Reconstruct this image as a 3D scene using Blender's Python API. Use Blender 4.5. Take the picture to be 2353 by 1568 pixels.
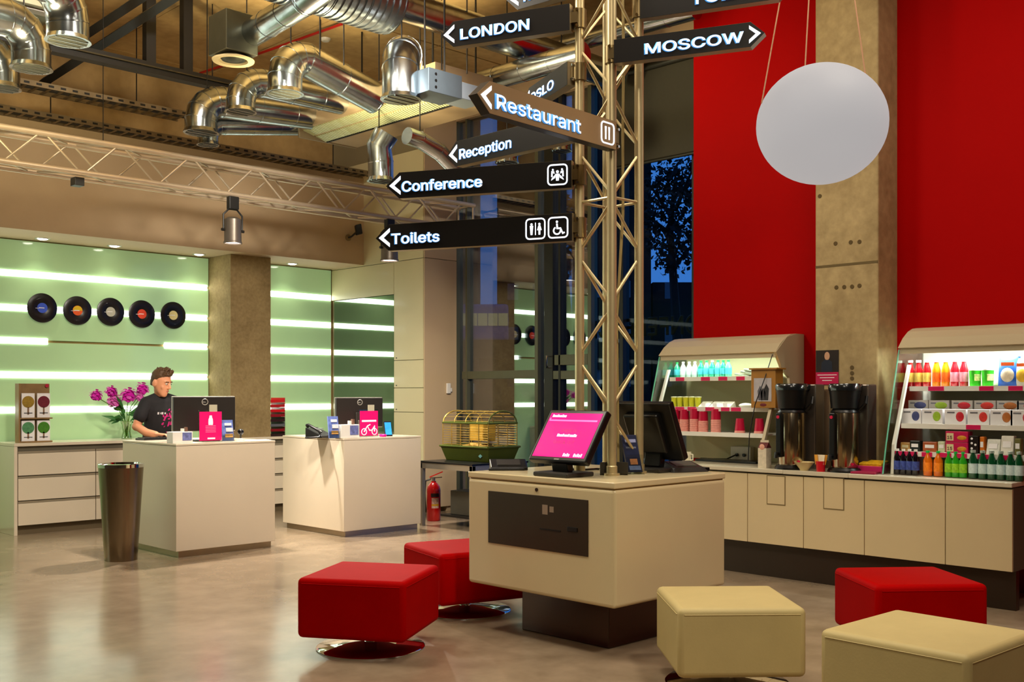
import bpy, bmesh, math, random
from mathutils import Vector, Matrix
random.seed(7)
S = bpy.context.scene
C = S.collection
for o in list(bpy.data.objects):
    bpy.data.objects.remove(o)

# ---------------------------------------------------------------- camera
H, FPX, CX, HY = 1.37, 2435.0, 1176.5, 906.0
YAW = math.radians(45.6)
FW = Vector((math.cos(YAW), math.sin(YAW)))
RT = Vector((math.sin(YAW), -math.cos(YAW)))
cam_d = bpy.data.cameras.new('camera')
cam = bpy.data.objects.new('camera', cam_d)
C.objects.link(cam)
cam.location = (0, 0, H)
cam.rotation_euler = (math.pi / 2, 0, YAW - math.pi / 2)
cam_d.sensor_width = 36
cam_d.lens = 36 * FPX / 2353
cam_d.shift_y = (HY - 784) / 2353
cam_d.clip_start = .05
cam_d.clip_end = 400
S.camera = cam

# ---------------------------------------------------------------- world, exposure
S.view_settings.view_transform = 'Standard'
S.view_settings.look = 'None'
S.view_settings.gamma = 1
S.view_settings.use_curve_mapping = False
S.view_settings.exposure = 0.0
S.cycles.max_bounces = 8
S.cycles.diffuse_bounces = 4
S.cycles.glossy_bounces = 4
S.cycles.transparent_max_bounces = 12
S.cycles.sample_clamp_indirect = 6
S.cycles.caustics_reflective = False
S.cycles.caustics_refractive = False
W = bpy.data.worlds.new('world')
S.world = W
W.use_nodes = True
W.node_tree.nodes['Background'].inputs[0].default_value = (.06, .24, .75, 1)
W.node_tree.nodes['Background'].inputs[1].default_value = 1.5


def lamp(name, kind, loc, energy, col, aim=None, size=.1, spot=60, blend=.5, sy=None):
    d = bpy.data.lights.new(name, kind)
    d.energy = energy
    d.color = col
    if kind == 'AREA':
        d.shape = 'DISK' if sy is None else 'RECTANGLE'
        d.size = size
        if sy: d.size_y = sy
    else:
        d.shadow_soft_size = size
    if kind == 'SPOT':
        d.spot_size = math.radians(spot)
        d.spot_blend = blend
    o = bpy.data.objects.new(name, d)
    C.objects.link(o)
    o.location = loc
    if aim is not None:
        o.rotation_euler = (Vector(aim) - Vector(loc)).to_track_quat('-Z', 'Y').to_euler()
    return o


WARM = (1, .89, .72)
# fill lights added over the hall (above the frame) and under the ceiling
lamp('hall_overhead_fill', 'AREA', (*(5.6 * FW + .2 * RT), 4.85), 72, WARM, (*(5.6 * FW + .2 * RT), 0), 1.2)
lamp('hall_overhead_fill', 'AREA', (*(5.4 * FW + 2.4 * RT), 4.85), 55, WARM, (*(5.6 * FW + 2.4 * RT), 0), 1.2)
lamp('hall_overhead_fill', 'AREA', (*(6.6 * FW - 2.4 * RT), 4.85), 165, WARM, (*(7.4 * FW - 2.2 * RT), 0), 1.2)
lamp('hall_overhead_fill', 'AREA', (.4, .8, 4.85), 58, WARM, (1.2, 2.2, 0), 1.5)  # fill added from the camera side
lamp('reception_fill', 'SPOT', (*(6.4 * FW - 1.6 * RT), 4.8), 1000, (1, .91, .77), (5.3, 10.3, 2.0), .25, 74, .7)  # unseen fill added to brighten soffit and reception
lamp('reception_fill', 'SPOT', (*(6.9 * FW - .5 * RT), 4.05), 620, (1, .91, .77), (6.9, 10.2, 2.2), .2, 62, .8)  # second unseen fill, added for soffit and cabinet end
lamp('kiosk_fill_spot', 'SPOT', (2.9, .2, 4.7), 420, WARM, (4.9, 3.5, .45), .3, 52, .8)  # unseen spot added to brighten kiosk and stools
lamp('ceiling_fill', 'SPOT', (4.9, 7.2, 3.3), 520, (1, .83, .48), (5.6, 6.9, 5.0), .25, 160, 1)  # upward fill added to brighten the ceiling, no fixture there
lamp('ceiling_fill', 'SPOT', (2.6, 7.6, 3.4), 330, (1, .83, .48), (2.9, 8.6, 5.0), .25, 160, 1)  # same added upward fill, further left

# ---------------------------------------------------------------- pixel helper (photograph frame 2353 x 1568)
def P(px, py=HY, X=None, Y=None, Z=None, D=None):
    k = (px - CX) / FPX
    dx, dy = FW.x + k * RT.x, FW.y + k * RT.y
    dz = (HY - py) / FPX
    if X is not None: t = X / dx
    elif Y is not None: t = Y / dy
    elif Z is not None: t = (Z - H) / dz
    else: t = D
    return Vector((t * dx, t * dy, H + t * dz))


def LD(lat, dep, z=0.0):
    return Vector((dep * FW.x + lat * RT.x, dep * FW.y + lat * RT.y, z))


# ---------------------------------------------------------------- materials
def hx(h):
    h = h.lstrip('#')
    r = []
    for i in (0, 2, 4):
        c = int(h[i:i + 2], 16) / 255
        r.append(c / 12.92 if c <= .04045 else ((c + .055) / 1.055) ** 2.4)
    return (r[0], r[1], r[2], 1)


MATS = {}


def M(name, col='#808080', rough=.5, metal=0., emis=0., noise=.0, nscale=8., bump=0., bscale=60., spec=.5, coat=0., ecol=None, trans=0., alpha=1., ior=1.45, stretch=None):
    if name in MATS: return MATS[name]
    m = bpy.data.materials.new(name)
    m.use_nodes = True
    nt = m.node_tree
    b = nt.nodes['Principled BSDF']
    c = hx(col) if isinstance(col, str) else (*col, 1)
    b.inputs['Base Color'].default_value = c
    b.inputs['Roughness'].default_value = rough
    b.inputs['Metallic'].default_value = metal
    b.inputs['Specular IOR Level'].default_value = spec
    b.inputs['IOR'].default_value = ior
    if coat:
        b.inputs['Coat Weight'].default_value = coat
        b.inputs['Coat Roughness'].default_value = .06
    if trans: b.inputs['Transmission Weight'].default_value = trans
    if alpha < 1: b.inputs['Alpha'].default_value = alpha
    if emis:
        b.inputs['Emission Color'].default_value = c if ecol is None else hx(ecol)
        b.inputs['Emission Strength'].default_value = emis
    if noise or bump:
        tc = nt.nodes.new('ShaderNodeTexCoord')
        src = tc.outputs['Object']
        if stretch:
            mp = nt.nodes.new('ShaderNodeMapping')
            mp.inputs['Scale'].default_value = stretch
            nt.links.new(src, mp.inputs['Vector'])
            src = mp.outputs[0]
    if noise:
        n = nt.nodes.new('ShaderNodeTexNoise')
        n.inputs['Scale'].default_value = nscale
        n.inputs['Detail'].default_value = 6
        n.inputs['Roughness'].default_value = .62
        nt.links.new(src, n.inputs['Vector'])
        rp = nt.nodes.new('ShaderNodeMapRange')
        rp.inputs[1].default_value = .3
        rp.inputs[2].default_value = .7
        rp.inputs[3].default_value = 1 - noise
        rp.inputs[4].default_value = 1 + noise
        nt.links.new(n.outputs['Fac'], rp.inputs[0])
        mx = nt.nodes.new('ShaderNodeVectorMath')
        mx.operation = 'SCALE'
        mx.inputs[0].default_value = c[:3]
        nt.links.new(rp.outputs[0], mx.inputs['Scale'])
        nt.links.new(mx.outputs[0], b.inputs['Base Color'])
    if bump:
        n2 = nt.nodes.new('ShaderNodeTexNoise')
        n2.inputs['Scale'].default_value = bscale
        n2.inputs['Detail'].default_value = 4
        nt.links.new(src, n2.inputs['Vector'])
        bp = nt.nodes.new('ShaderNodeBump')
        bp.inputs['Strength'].default_value = bump
        bp.inputs['Distance'].default_value = .01
        nt.links.new(n2.outputs['Fac'], bp.inputs['Height'])
        nt.links.new(bp.outputs[0], b.inputs['Normal'])
    MATS[name] = m
    return m


def glass_mat(name, tint, refl, rough=0., gain=.5):
    """a thin pane: part mirror, part tinted see-through"""
    if name in MATS: return MATS[name]
    m = bpy.data.materials.new(name)
    m.use_nodes = True
    nt = m.node_tree
    nt.nodes.clear()
    out = nt.nodes.new('ShaderNodeOutputMaterial')
    mix = nt.nodes.new('ShaderNodeMixShader')
    tr = nt.nodes.new('ShaderNodeBsdfTransparent')
    gl = nt.nodes.new('ShaderNodeBsdfGlossy')
    fr = nt.nodes.new('ShaderNodeLayerWeight')
    mr = nt.nodes.new('ShaderNodeMapRange')
    tr.inputs[0].default_value = (*tint, 1)
    gl.inputs['Roughness'].default_value = rough
    fr.inputs[0].default_value = .35
    mr.inputs[3].default_value = refl
    mr.inputs[4].default_value = min(1, refl + gain)
    nt.links.new(fr.outputs['Fresnel'], mr.inputs[0])
    nt.links.new(mr.outputs[0], mix.inputs[0])
    nt.links.new(tr.outputs[0], mix.inputs[1])
    nt.links.new(gl.outputs[0], mix.inputs[2])
    nt.links.new(mix.outputs[0], out.inputs[0])
    MATS[name] = m
    return m


def concrete(name, c1, c2, scale, rough, holes=0., bump=.25):
    if name in MATS: return MATS[name]
    m = bpy.data.materials.new(name)
    m.use_nodes = True
    nt = m.node_tree
    b = nt.nodes['Principled BSDF']
    tc = nt.nodes.new('ShaderNodeTexCoord')
    n = nt.nodes.new('ShaderNodeTexNoise')
    n.inputs['Scale'].default_value = scale
    n.inputs['Detail'].default_value = 9
    n.inputs['Roughness'].default_value = .68
    n3 = nt.nodes.new('ShaderNodeTexNoise')
    n3.inputs['Scale'].default_value = scale * 9
    n3.inputs['Detail'].default_value = 5
    cr = nt.nodes.new('ShaderNodeValToRGB')
    cr.color_ramp.elements[0].position = .32
    cr.color_ramp.elements[0].color = hx(c1)
    cr.color_ramp.elements[1].position = .68
    cr.color_ramp.elements[1].color = hx(c2)
    ad = nt.nodes.new('ShaderNodeMix')
    ad.inputs[0].default_value = .35
    for q in (n, n3): nt.links.new(tc.outputs['Object'], q.inputs['Vector'])
    nt.links.new(n.outputs['Fac'], ad.inputs[2])
    nt.links.new(n3.outputs['Fac'], ad.inputs[3])
    nt.links.new(ad.outputs[0], cr.inputs[0])
    nt.links.new(cr.outputs[0], b.inputs['Base Color'])
    bp = nt.nodes.new('ShaderNodeBump')
    bp.inputs['Strength'].default_value = bump
    bp.inputs['Distance'].default_value = .006
    nt.links.new(n3.outputs['Fac'], bp.inputs['Height'])
    nt.links.new(bp.outputs[0], b.inputs['Normal'])
    if rough < .35:
        rr = nt.nodes.new('ShaderNodeMapRange')
        rr.inputs[3].default_value = rough * .75
        rr.inputs[4].default_value = rough * 1.45
        nt.links.new(n.outputs['Fac'], rr.inputs[0])
        nt.links.new(rr.outputs[0], b.inputs['Roughness'])
    else:
        b.inputs['Roughness'].default_value = rough
    MATS[name] = m
    return m


# ---------------------------------------------------------------- mesh builder
WM = {}


class MB:
    def __init__(s): s.v, s.f = [], []

    def add(s, vs, fs):
        k = len(s.v)
        s.v += [Vector(p) for p in vs]
        s.f += [[i + k for i in f] for f in fs]
        return s

    def box(s, x0, x1, y0, y1, z0, z1):
        vs = [(x, y, z) for z in (z0, z1) for y in (y0, y1) for x in (x0, x1)]
        return s.add(vs, [(0, 2, 3, 1), (4, 5, 7, 6), (0, 1, 5, 4), (2, 6, 7, 3), (0, 4, 6, 2), (1, 3, 7, 5)])

    def obox(s, c, a, b, d):
        c, a, b, d = Vector(c), Vector(a), Vector(b), Vector(d)
        vs = [c + i * a + j * b + k * d for k in (-1, 1) for j in (-1, 1) for i in (-1, 1)]
        return s.add(vs, [(0, 2, 3, 1), (4, 5, 7, 6), (0, 1, 5, 4), (2, 6, 7, 3), (0, 4, 6, 2), (1, 3, 7, 5)])

    def tube(s, pts, r, n=12, caps=True):
        pts = [Vector(p) for p in pts]
        rs = r if isinstance(r, (list, tuple)) else [r] * len(pts)
        k = len(s.v)
        up = None
        for i, p in enumerate(pts):
            if i == 0: t = (pts[1] - p).normalized()
            elif i == len(pts) - 1: t = (p - pts[i - 1]).normalized()
            else:
                a, b = (p - pts[i - 1]).normalized(), (pts[i + 1] - p).normalized()
                t = (a + b).normalized() if (a + b).length > 1e-6 else b
            if up is None:
                up = Vector((0, 0, 1)) if abs(t.z) < .9 else Vector((1, 0, 0))
            x = (up - t * up.dot(t)).normalized()
            up = x
            y = t.cross(x)
            sc = 1.0
            if 0 < i < len(pts) - 1:
                sc = 1 / max(.5, math.cos(a.angle(b) / 2))
            for j in range(n):
                g = 2 * math.pi * j / n
                s.v.append(p + rs[i] * (x * math.cos(g) + y * math.sin(g)))
            if i:
                for j in range(n):
                    q = (j + 1) % n
                    s.f.append([k + (i - 1) * n + j, k + (i - 1) * n + q, k + i * n + q, k + i * n + j])
        if caps:
            s.f.append([k + j for j in range(n)][::-1])
            s.f.append([k + (len(pts) - 1) * n + j for j in range(n)])
        return s

    def cyl(s, p0, p1, r0, r1=None, n=16, caps=True):
        return s.tube([p0, p1], [r0, r0 if r1 is None else r1], n, caps)

    def lathe(s, prof, c=(0, 0, 0), n=24):
        c = Vector(c)
        k = len(s.v)
        for r, z in prof:
            for j in range(n):
                g = 2 * math.pi * j / n
                s.v.append(c + Vector((r * math.cos(g), r * math.sin(g), z)))
        for i in range(len(prof) - 1):
            for j in range(n):
                q = (j + 1) % n
                s.f.append([k + i * n + j, k + i * n + q, k + (i + 1) * n + q, k + (i + 1) * n + j])
        if prof[0][0] > 1e-5: s.f.append([k + j for j in range(n)][::-1])
        if prof[-1][0] > 1e-5: s.f.append([k + (len(prof) - 1) * n + j for j in range(n)])
        return s

    def prism(s, poly, vec):
        poly = [Vector(p) for p in poly]
        vec = Vector(vec)
        n = len(poly)
        k = len(s.v)
        s.v += poly + [p + vec for p in poly]
        s.f.append([k + i for i in range(n)][::-1])
        s.f.append([k + n + i for i in range(n)])
        for i in range(n):
            j = (i + 1) % n
            s.f.append([k + i, k + j, k + n + j, k + n + i])
        return s

    def sphere(s, c, rx, ry=None, rz=None, nu=16, nv=10, rot=None):
        ry = rx if ry is None else ry
        rz = rx if rz is None else rz
        c = Vector(c)
        k = len(s.v)
        for i in range(nv + 1):
            th = math.pi * i / nv
            for j in range(nu):
                g = 2 * math.pi * j / nu
                p = Vector((rx * math.sin(th) * math.cos(g), ry * math.sin(th) * math.sin(g), rz * math.cos(th)))
                if rot is not None: p = rot @ p
                s.v.append(c + p)
        for i in range(nv):
            for j in range(nu):
                q = (j + 1) % nu
                s.f.append([k + i * nu + j, k + (i + 1) * nu + j, k + (i + 1) * nu + q, k + i * nu + q])
        return s

    def build(s, name, mat, parent=None, smooth=False, bevel=0., local=False, seg=2):
        me = bpy.data.meshes.new(name)
        vs = s.v
        if parent is not None and not local:
            inv = WM[parent.name].inverted()
            vs = [inv @ p for p in vs]
        me.from_pydata([tuple(p) for p in vs], [], s.f)
        bm = bmesh.new()
        bm.from_mesh(me)
        bmesh.ops.remove_doubles(bm, verts=bm.verts, dist=1e-5)
        bmesh.ops.recalc_face_normals(bm, faces=bm.faces)
        bm.to_mesh(me)
        bm.free()
        me.materials.append(mat)
        if smooth:
            me.polygons.foreach_set('use_smooth', [True] * len(me.polygons))
            me.set_sharp_from_angle(angle=math.radians(38))
        o = bpy.data.objects.new(name, me)
        C.objects.link(o)
        if parent is not None:
            o.parent = parent
            WM[o.name] = WM[parent.name]
        else:
            WM[o.name] = Matrix.Identity(4)
        if bevel:
            bv = o.modifiers.new('bevel', 'BEVEL')
            bv.width = bevel
            bv.segments = seg
            bv.limit_method = 'ANGLE'
            bv.angle_limit = math.radians(40)
        return o


def tag(o, label, cat, group=None, kind=None):
    if label: o['label'] = label
    if cat: o['category'] = cat
    if group: o['group'] = group
    if kind: o['kind'] = kind
    return o


def thing(name, label, cat, loc=(0, 0, 0), rz=0., group=None, kind=None, basis=None):
    o = bpy.data.objects.new(name, None)
    o.empty_display_size = .1
    C.objects.link(o)
    m = Matrix.Translation(Vector(loc)) @ Matrix.Rotation(rz, 4, 'Z') if basis is None else basis
    o.matrix_basis = m
    WM[o.name] = m
    return tag(o, label, cat, group, kind)


def copy_tree(o, parent=None):
    c = o.copy()
    C.objects.link(c)
    if parent is not None: c.parent = parent
    for ch in o.children: copy_tree(ch, c)
    return c


def place(o, loc, rz=0.):
    o.matrix_basis = Matrix.Translation(Vector(loc)) @ Matrix.Rotation(rz, 4, 'Z')
    WM[o.name] = o.matrix_basis.copy()


FONT = None
try:
    import os
    FONT = bpy.data.fonts.load(os.path.join(bpy.utils.system_resource('DATAFILES'), 'fonts', 'Inter.woff2'))
except Exception:
    FONT = None


def text(body, size, mat, parent, m, name='lettering', bold=.0, align='LEFT', ext=.001, sx=1., width=None):
    """flat raised lettering as a mesh; m: local matrix (x along the line, y up, z out)"""
    d = bpy.data.curves.new(name, 'FONT')
    d.body = body
    d.size = size
    if FONT: d.font = FONT
    d.extrude = ext
    if bold:
        d.bevel_depth = bold * size
        d.bevel_resolution = 0
    d.align_x = align
    d.resolution_u = 3
    tmp = bpy.data.objects.new('tmp', d)
    me = bpy.data.meshes.new_from_object(tmp)
    bpy.data.objects.remove(tmp)
    bpy.data.curves.remove(d)
    me.name = name
    me.materials.clear()
    me.materials.append(mat)
    xs = [v.co.x for v in me.vertices]
    if width: sx = width / (max(xs) - min(xs))
    o = bpy.data.objects.new(name, me)
    C.objects.link(o)
    if parent is not None:
        o.parent = parent
        WM[o.name] = WM[parent.name]
    o.matrix_basis = m @ Matrix.Diagonal((sx, 1, 1, 1))
    return o


def basis(o, x, y, z):
    """matrix with columns x y z and origin o"""
    x, y, z, o = Vector(x), Vector(y), Vector(z), Vector(o)
    return Matrix(((x.x, y.x, z.x, o.x), (x.y, y.y, z.y, o.y), (x.z, y.z, z.z, o.z), (0, 0, 0, 1)))


def arc(c, r, a0, a1, ux, uy, n=5):
    c, ux, uy = Vector(c), Vector(ux), Vector(uy)
    return [c + r * (ux * math.cos(a0 + (a1 - a0) * i / n) + uy * math.sin(a0 + (a1 - a0) * i / n)) for i in range(n + 1)]


ORD = ['first', 'second', 'third', 'fourth', 'fifth', 'sixth', 'seventh', 'eighth', 'ninth', 'tenth', 'eleventh', 'twelfth']

# shared materials
white_lam = M('white_laminate', '#d9cbb4', .22, noise=.015, nscale=3, coat=.25)
cream_lam = M('cream_laminate', '#dccba0', .25, noise=.02, nscale=3, coat=.2)
beige_wall = M('beige_paint', '#b59d7c', .7, noise=.03, nscale=4, bump=.03, bscale=140)
alu = M('brushed_aluminium', '#b9a684', .3, 1., noise=.06, nscale=20)
steel = M('galvanised_steel', '#c2c3bd', .2, 1., noise=.12, nscale=14)
chrome = M('chrome', '#e6e6e6', .05, 1.)
brushed = M('brushed_steel', '#a79a86', .27, 1., noise=.08, nscale=6, stretch=(30, 30, .6))
black_pl = M('black_plastic', '#0b0b0c', .32, noise=.1, nscale=20)
dark_pl = M('charcoal_plastic', '#2a2723', .45, noise=.05, nscale=20)
black_steel = M('black_painted_steel', '#0d0b09', .45, noise=.1, nscale=10)
white_pl = M('white_plastic', '#e6e2da', .35, noise=.02, nscale=10)
pink_print = M('pink_print', '#ef0f6a', .35, emis=.12, noise=.03, nscale=5)
white_print = M('white_print', '#f5f2f2', .4, noise=.01, nscale=9)
grey_print = M('grey_print', '#6b6a70', .4, noise=.05, nscale=30)
clear = glass_mat('clear_glass', (.93, .96, .94), .06)

# ================================================================ SETTING
YG, YS, ZS, ZST, XJ, YJ, XG, ZC, XR, YR = 11.25, 10.54, 2.95, 4.01, 7.78, 9.38, 8.32, 5.03, 7.63, 5.52


def struct(mb, name, mat, label=None, cat=None, bevel=0., smooth=False):
    o = mb.build(name, mat, None, smooth, bevel)
    return tag(o, label, cat, None, 'structure')


floor_mat = concrete('polished_concrete_floor', '#75644f', '#a8947b', .55, .17, bump=.04)
struct(MB().box(-4, XG + .1, -4, YG + .3, -.2, 0), 'floor', floor_mat, 'polished pale concrete floor with soft reflections', 'floor')

# ceiling: slab with cast board panels
ceil_mat = concrete('board_marked_concrete', '#a98a56', '#d2b078', 1.3, .8)
cl = struct(MB().box(-4, XG + .1, -4, YG + .3, ZC + .03, ZC + .2), 'ceiling', ceil_mat, 'board-marked concrete ceiling in a warm light', 'ceiling')
pm = MB().box(0, 1.235, 0, 2.485, ZC, ZC + .03).build('ceiling_panel', ceil_mat, cl)
pmesh = pm.data
first = True
for i in range(10):
    for j in range(7):
        x, y = -4 + i * 1.25, -4 + j * 2.5
        if x + 1.25 > XG + .2 or y > YG: continue
        if x < 1.0 and y < 3.5: continue
        if first:
            q = pm; first = False
        else:
            q = bpy.data.objects.new('ceiling_panel', pmesh); C.objects.link(q); q.parent = cl
        q.location = (x, y, random.uniform(-.004, .004))

back_conc = concrete('brown_raw_concrete', '#8c6f42', '#b08f5a', 1.0, .85)  # browner, darker concrete than the ceiling
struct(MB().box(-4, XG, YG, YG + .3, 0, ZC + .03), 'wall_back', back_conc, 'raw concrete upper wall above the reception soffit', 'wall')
struct(MB().box(-4.3, -4, -4, YG + .3, 0, ZC + .03), 'wall_left', M('taupe_paint', '#5a4b3a', .7, noise=.03, nscale=4), 'beige painted side wall behind the photographer', 'wall')
struct(MB().box(-4, XG + .1, -4.3, -4, 0, ZC + .03), 'wall_front', MATS['taupe_paint'], 'beige painted wall behind the photographer', 'wall')
struct(MB().box(-4, XJ, YS, YG - .001, ZS, ZST), 'soffit', beige_wall, 'long beige soffit over the green glass wall', 'soffit')

# backlit green glass wall with light strips
green = M('backlit_green_glass', '#a3c592', .12, emis=.30, noise=.05, nscale=1.2, coat=.6, ecol='#a8cc92')
strip_m = M('led_strip', '#ffffff', .4, emis=7, ecol='#f6fff0')
xc = P(478, Y=YG).x                      # left face of the concrete pier
yc = P(530, X=xc).y
xc2 = P(622, Y=yc).x
tag(MB().box(xc, xc2, yc, YG - .001, 0, ZS - .001).build('concrete_pier', concrete('pitted_concrete', '#75603c', '#a08a5e', 3.2, .85, bump=.6), None), 'pitted raw concrete pier between the two green glass walls', 'pillar', None, 'structure')
gw = thing('green_glass_wall', 'tall backlit green glass wall with the five records', 'glass wall', ((-4 + xc) / 2, YG - .02, 0), kind='structure')
gw2 = thing('green_glass_wall', 'narrow backlit green glass wall between concrete pier and cabinet', 'glass wall', ((xc2 + XJ) / 2, YG - .02, 0), kind='structure')
zs_l = [P(475, y, Y=YG).z for y in (662.5, 732, 798, 867, 938)]
zs_r = [P(690, y, Y=YG).z for y in (681, 744.5, 808, 871, 935)]
xl0, xl1 = -3.98, xc - .01
xr0, xr1 = xc2 - .25, XJ - .005
for (par, x0, x1, zs) in ((gw, xl0, xl1, zs_l), (gw2, xr0, xr1, zs_r)):
    ed = [ZS] + zs + [0]
    for i in range(6):
        MB().box(x0, x1, YG - .025, YG - .003, ed[i + 1] + .012, ed[i] - .012).build('glass_pane', green, par)
for i, z in enumerate(zs_l):
    h = .031
    if i == 2:
        xa, xb = P(107, 787, Y=YG).x, P(375, 796, Y=YG).x
        MB().box(xl0, xa, YG - .034, YG - .004, z - h, z + h).build('light_strip', strip_m, gw)
        MB().box(xb, xl1 - .02, YG - .034, YG - .004, z - h, z + h).build('light_strip', strip_m, gw)
    else:
        MB().box(xl0, xl1 - .02, YG - .034, YG - .004, z - h, z + h).build('light_strip', strip_m, gw)
xs1 = P(757, Y=YG).x
for z in zs_r:
    MB().box(xr0, xs1, YG - .034, YG - .004, z - .033, z + .033).build('light_strip', strip_m, gw2)

# recessed downlights in the soffit
dl_ring = M('downlight_ring', '#c8c4ba', .3, .6)
dl_bulb = M('downlight_bulb', '#ffffff', .3, emis=14, ecol='#fffbe8')
spots = [(-1.1, 'leftmost recessed downlight, beyond the edge of the picture'), (P(103, 547, Z=ZS).x, 'recessed soffit downlight above the blue-labelled record'), (P(263, 565, Z=ZS).x, 'recessed soffit downlight above the grey-labelled record'), (P(455, 585, Z=ZS).x, 'recessed soffit downlight next to the concrete pier, over the records'), (P(678, 605, Z=ZS).x, 'recessed soffit downlight over the narrow green glass wall'), (P(803, 625, Z=ZS).x - .08, 'recessed soffit downlight in the corner beside the cabinet')]
yd = P(263, 565, Z=ZS).y
for x, lab in spots[1:]:
    t = thing('recessed_downlight', lab, 'downlight', (x, yd, ZS), group='downlights in the soffit')
    MB().lathe([(.052, -.006), (.07, -.008), (.076, 0), (.052, 0)], (x, yd, ZS), 20).build('ring', dl_ring, t, True)
    MB().lathe([(.001, -.016), (.03, -.014), (.051, -.006), (.051, -.001), (.001, -.001)], (x, yd, ZS), 20).build('bulb', dl_bulb, t)
    lamp('downlight_beam', 'SPOT', (x, yd, ZS - .03), 9, (1, .95, .8), (x, yd - .05, 0), .04, 105, .8)

# pier / built-in cabinet between green wall and glazing
pale = M('pale_panel_laminate', '#d3c9a0', .35, noise=.02, nscale=2, coat=.1)
struct(MB().box(XJ + .36, XG + .02, YJ + .02, YG - .001, 0, ZC), 'wall_right_return', beige_wall, 'beige wall return above the built-in cabinet', 'wall')
cab = thing('built_in_cabinet', 'tall pale built-in cabinet with a dark green glass display door', 'cabinet', (XJ + .2, YJ + .9, 0))
zt = P(975, 592, X=XJ, ).z
ya, yb = P(905, X=XJ).y, P(767, X=XJ).y
za = P(904, 677, X=XJ).z
zb = .85


def jp(name, y0, y1, z0, z1, mat=pale, th=.02, par=cab):
    return MB().box(XJ, XJ + th, y0 + .003, y1 - .003, z0 + .003, z1 - .003).build(name, mat, par, bevel=.002)


jp('upper_panel', ya, YG - .03, za, zt)
dgl = M('dark_green_glass', '#24391b', .03, noise=.12, nscale=3, coat=1., spec=.9)
MB().box(XJ + .004, XJ + .016, ya + .004, yb, zb, za - .004).build('glass_door', glass_mat('green_door_glass', (.32, .48, .25), .30), cab)
MB().box(XJ + .3, XJ + .31, ya + .004, yb, zb, za).build('display_back', M('display_board', '#6f8752', .5, noise=.3, nscale=2.5), cab)
dk = M('display_device', '#121a10', .4)
for (px, py, w, h) in ((868, 720, 12, 8), (872, 745, 18, 3), (862, 760, 5, 5), (880, 760, 5, 5), (856, 778, 5, 5), (864, 778, 5, 5), (878, 778, 5, 5), (890, 777, 5, 5), (858, 790, 5, 5), (872, 788, 5, 5), (884, 788, 5, 5), (823, 833, 14, 8), (880, 838, 24, 7), (828, 716, 14, 20)):
    p = P(px, py, X=XJ + .29)
    k = (p.x * FW.x + p.y * FW.y) / FPX
    MB().box(XJ + .28, XJ + .30, p.y - w * k * .6, p.y + w * k * .6, p.z - h * k * .5, p.z + h * k * .5).build('display_device', dk if w < 20 else dark_pl, cab)
core = M('cabinet_core', '#8a7f62', .6)
MB().box(XJ + .021, XJ + .358, YJ + .02, ya - .002, .06, ZC - .03).build('carcass', core, cab)
MB().box(XJ + .021, XJ + .358, ya, YG - .03, za + .002, ZC - .03).build('carcass', core, cab)
MB().box(XJ + .021, XJ + .358, ya, YG - .03, .06, zb - .002).build('carcass', core, cab)
MB().box(XJ + .021, XJ + .358, yb + .002, YG - .03, zb, za).build('carcass', core, cab)
jp('lower_door', ya, YG - .03, .06, zb)
ze = [P(909, y, X=XJ).z for y in (829, 892, 947)]
tops = [zt] + ze
bots = ze + [.45]
for i in range(4):
    d = jp('cabinet_door', YJ + .02, ya, bots[i], tops[i])
    if i:
        MB().cyl((XJ - .004, ya - .05, tops[i] + .03), (XJ + .001, ya - .05, tops[i] + .03), .008, n=10).build('lock', dark_pl, d, True)
jp('cabinet_door', YJ + .02, ya, .06, .45)
jp('filler_panel', YJ + .02, YG - .03, zt, 4.2)
MB().box(XJ + .003, XG - .003, YJ, YJ + .018, .06, zt - .003).build('end_panel', M('end_panel_laminate', '#c4ab88', .35, noise=.02, nscale=2), cab, bevel=.002)
MB().box(XJ + .003, XG - .003, YJ, YJ + .018, zt + .003, ZC - .05).build('end_panel', MATS['end_panel_laminate'], cab, bevel=.002)
p = P(1030, 893, Y=YJ)
sw = thing('wall_intercom', 'small white intercom handset on the cabinet end panel', 'intercom', (p.x, YJ - .02, p.z))
MB().box(p.x - .035, p.x + .02, YJ - .025, YJ, p.z - .06, p.z + .06).build('body', white_pl, sw, bevel=.006)
MB().box(p.x + .025, p.x + .045, YJ - .02, YJ, p.z - .04, p.z + .005).build('bracket', white_pl, sw, bevel=.004)

# glazed wall
frame_m = M('dark_window_frame', '#26261f', .4, .3, noise=.05, nscale=9)
mull_m = M('grey_window_frame', '#5d5d48', .4, .3, noise=.05, nscale=9)
pane_m = glass_mat('window_glass', (.68, .74, .76), .25)
pane2_m = glass_mat('vestibule_glass', (.62, .68, .7), .0, gain=.05)
win = thing('window_1', 'tall dark glazed wall reflecting the green wall', 'window', (XG, 6, 0), kind='structure')
mul = [(1049, .05, mull_m), (1074, .03, mull_m), (1235, .05, mull_m), (1263, .13, frame_m), (1288, .03, frame_m), (1357, .05, mull_m), (1430, .05, frame_m), (1597, .05, frame_m)]
ys = []
for px, w, m_ in mul:
    y = P(px, X=XG - .03).y
    ys.append(y)
    MB().box(XG - .05, XG + .05, y - w / 2, y + w / 2, 0, 4.58).build('mullion', m_, win, bevel=.003)
ys.append(3.2)
zt_ = P(1130, 862, X=XG).z
for i in range(len(ys) - 1):
    y1, y0 = ys[i] - .012, ys[i + 1] + .012
    if y1 - y0 < .04: continue
    MB().box(XG, XG + .012, y0, y1, .02, 4.58).build('pane', pane_m if i < 5 else pane2_m, win)
MB().box(XG - .045, XG + .04, P(1237, X=XG).y, P(1068, X=XG).y, zt_ - .045, zt_ + .045).build('transom', mull_m, win, bevel=.003)
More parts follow.
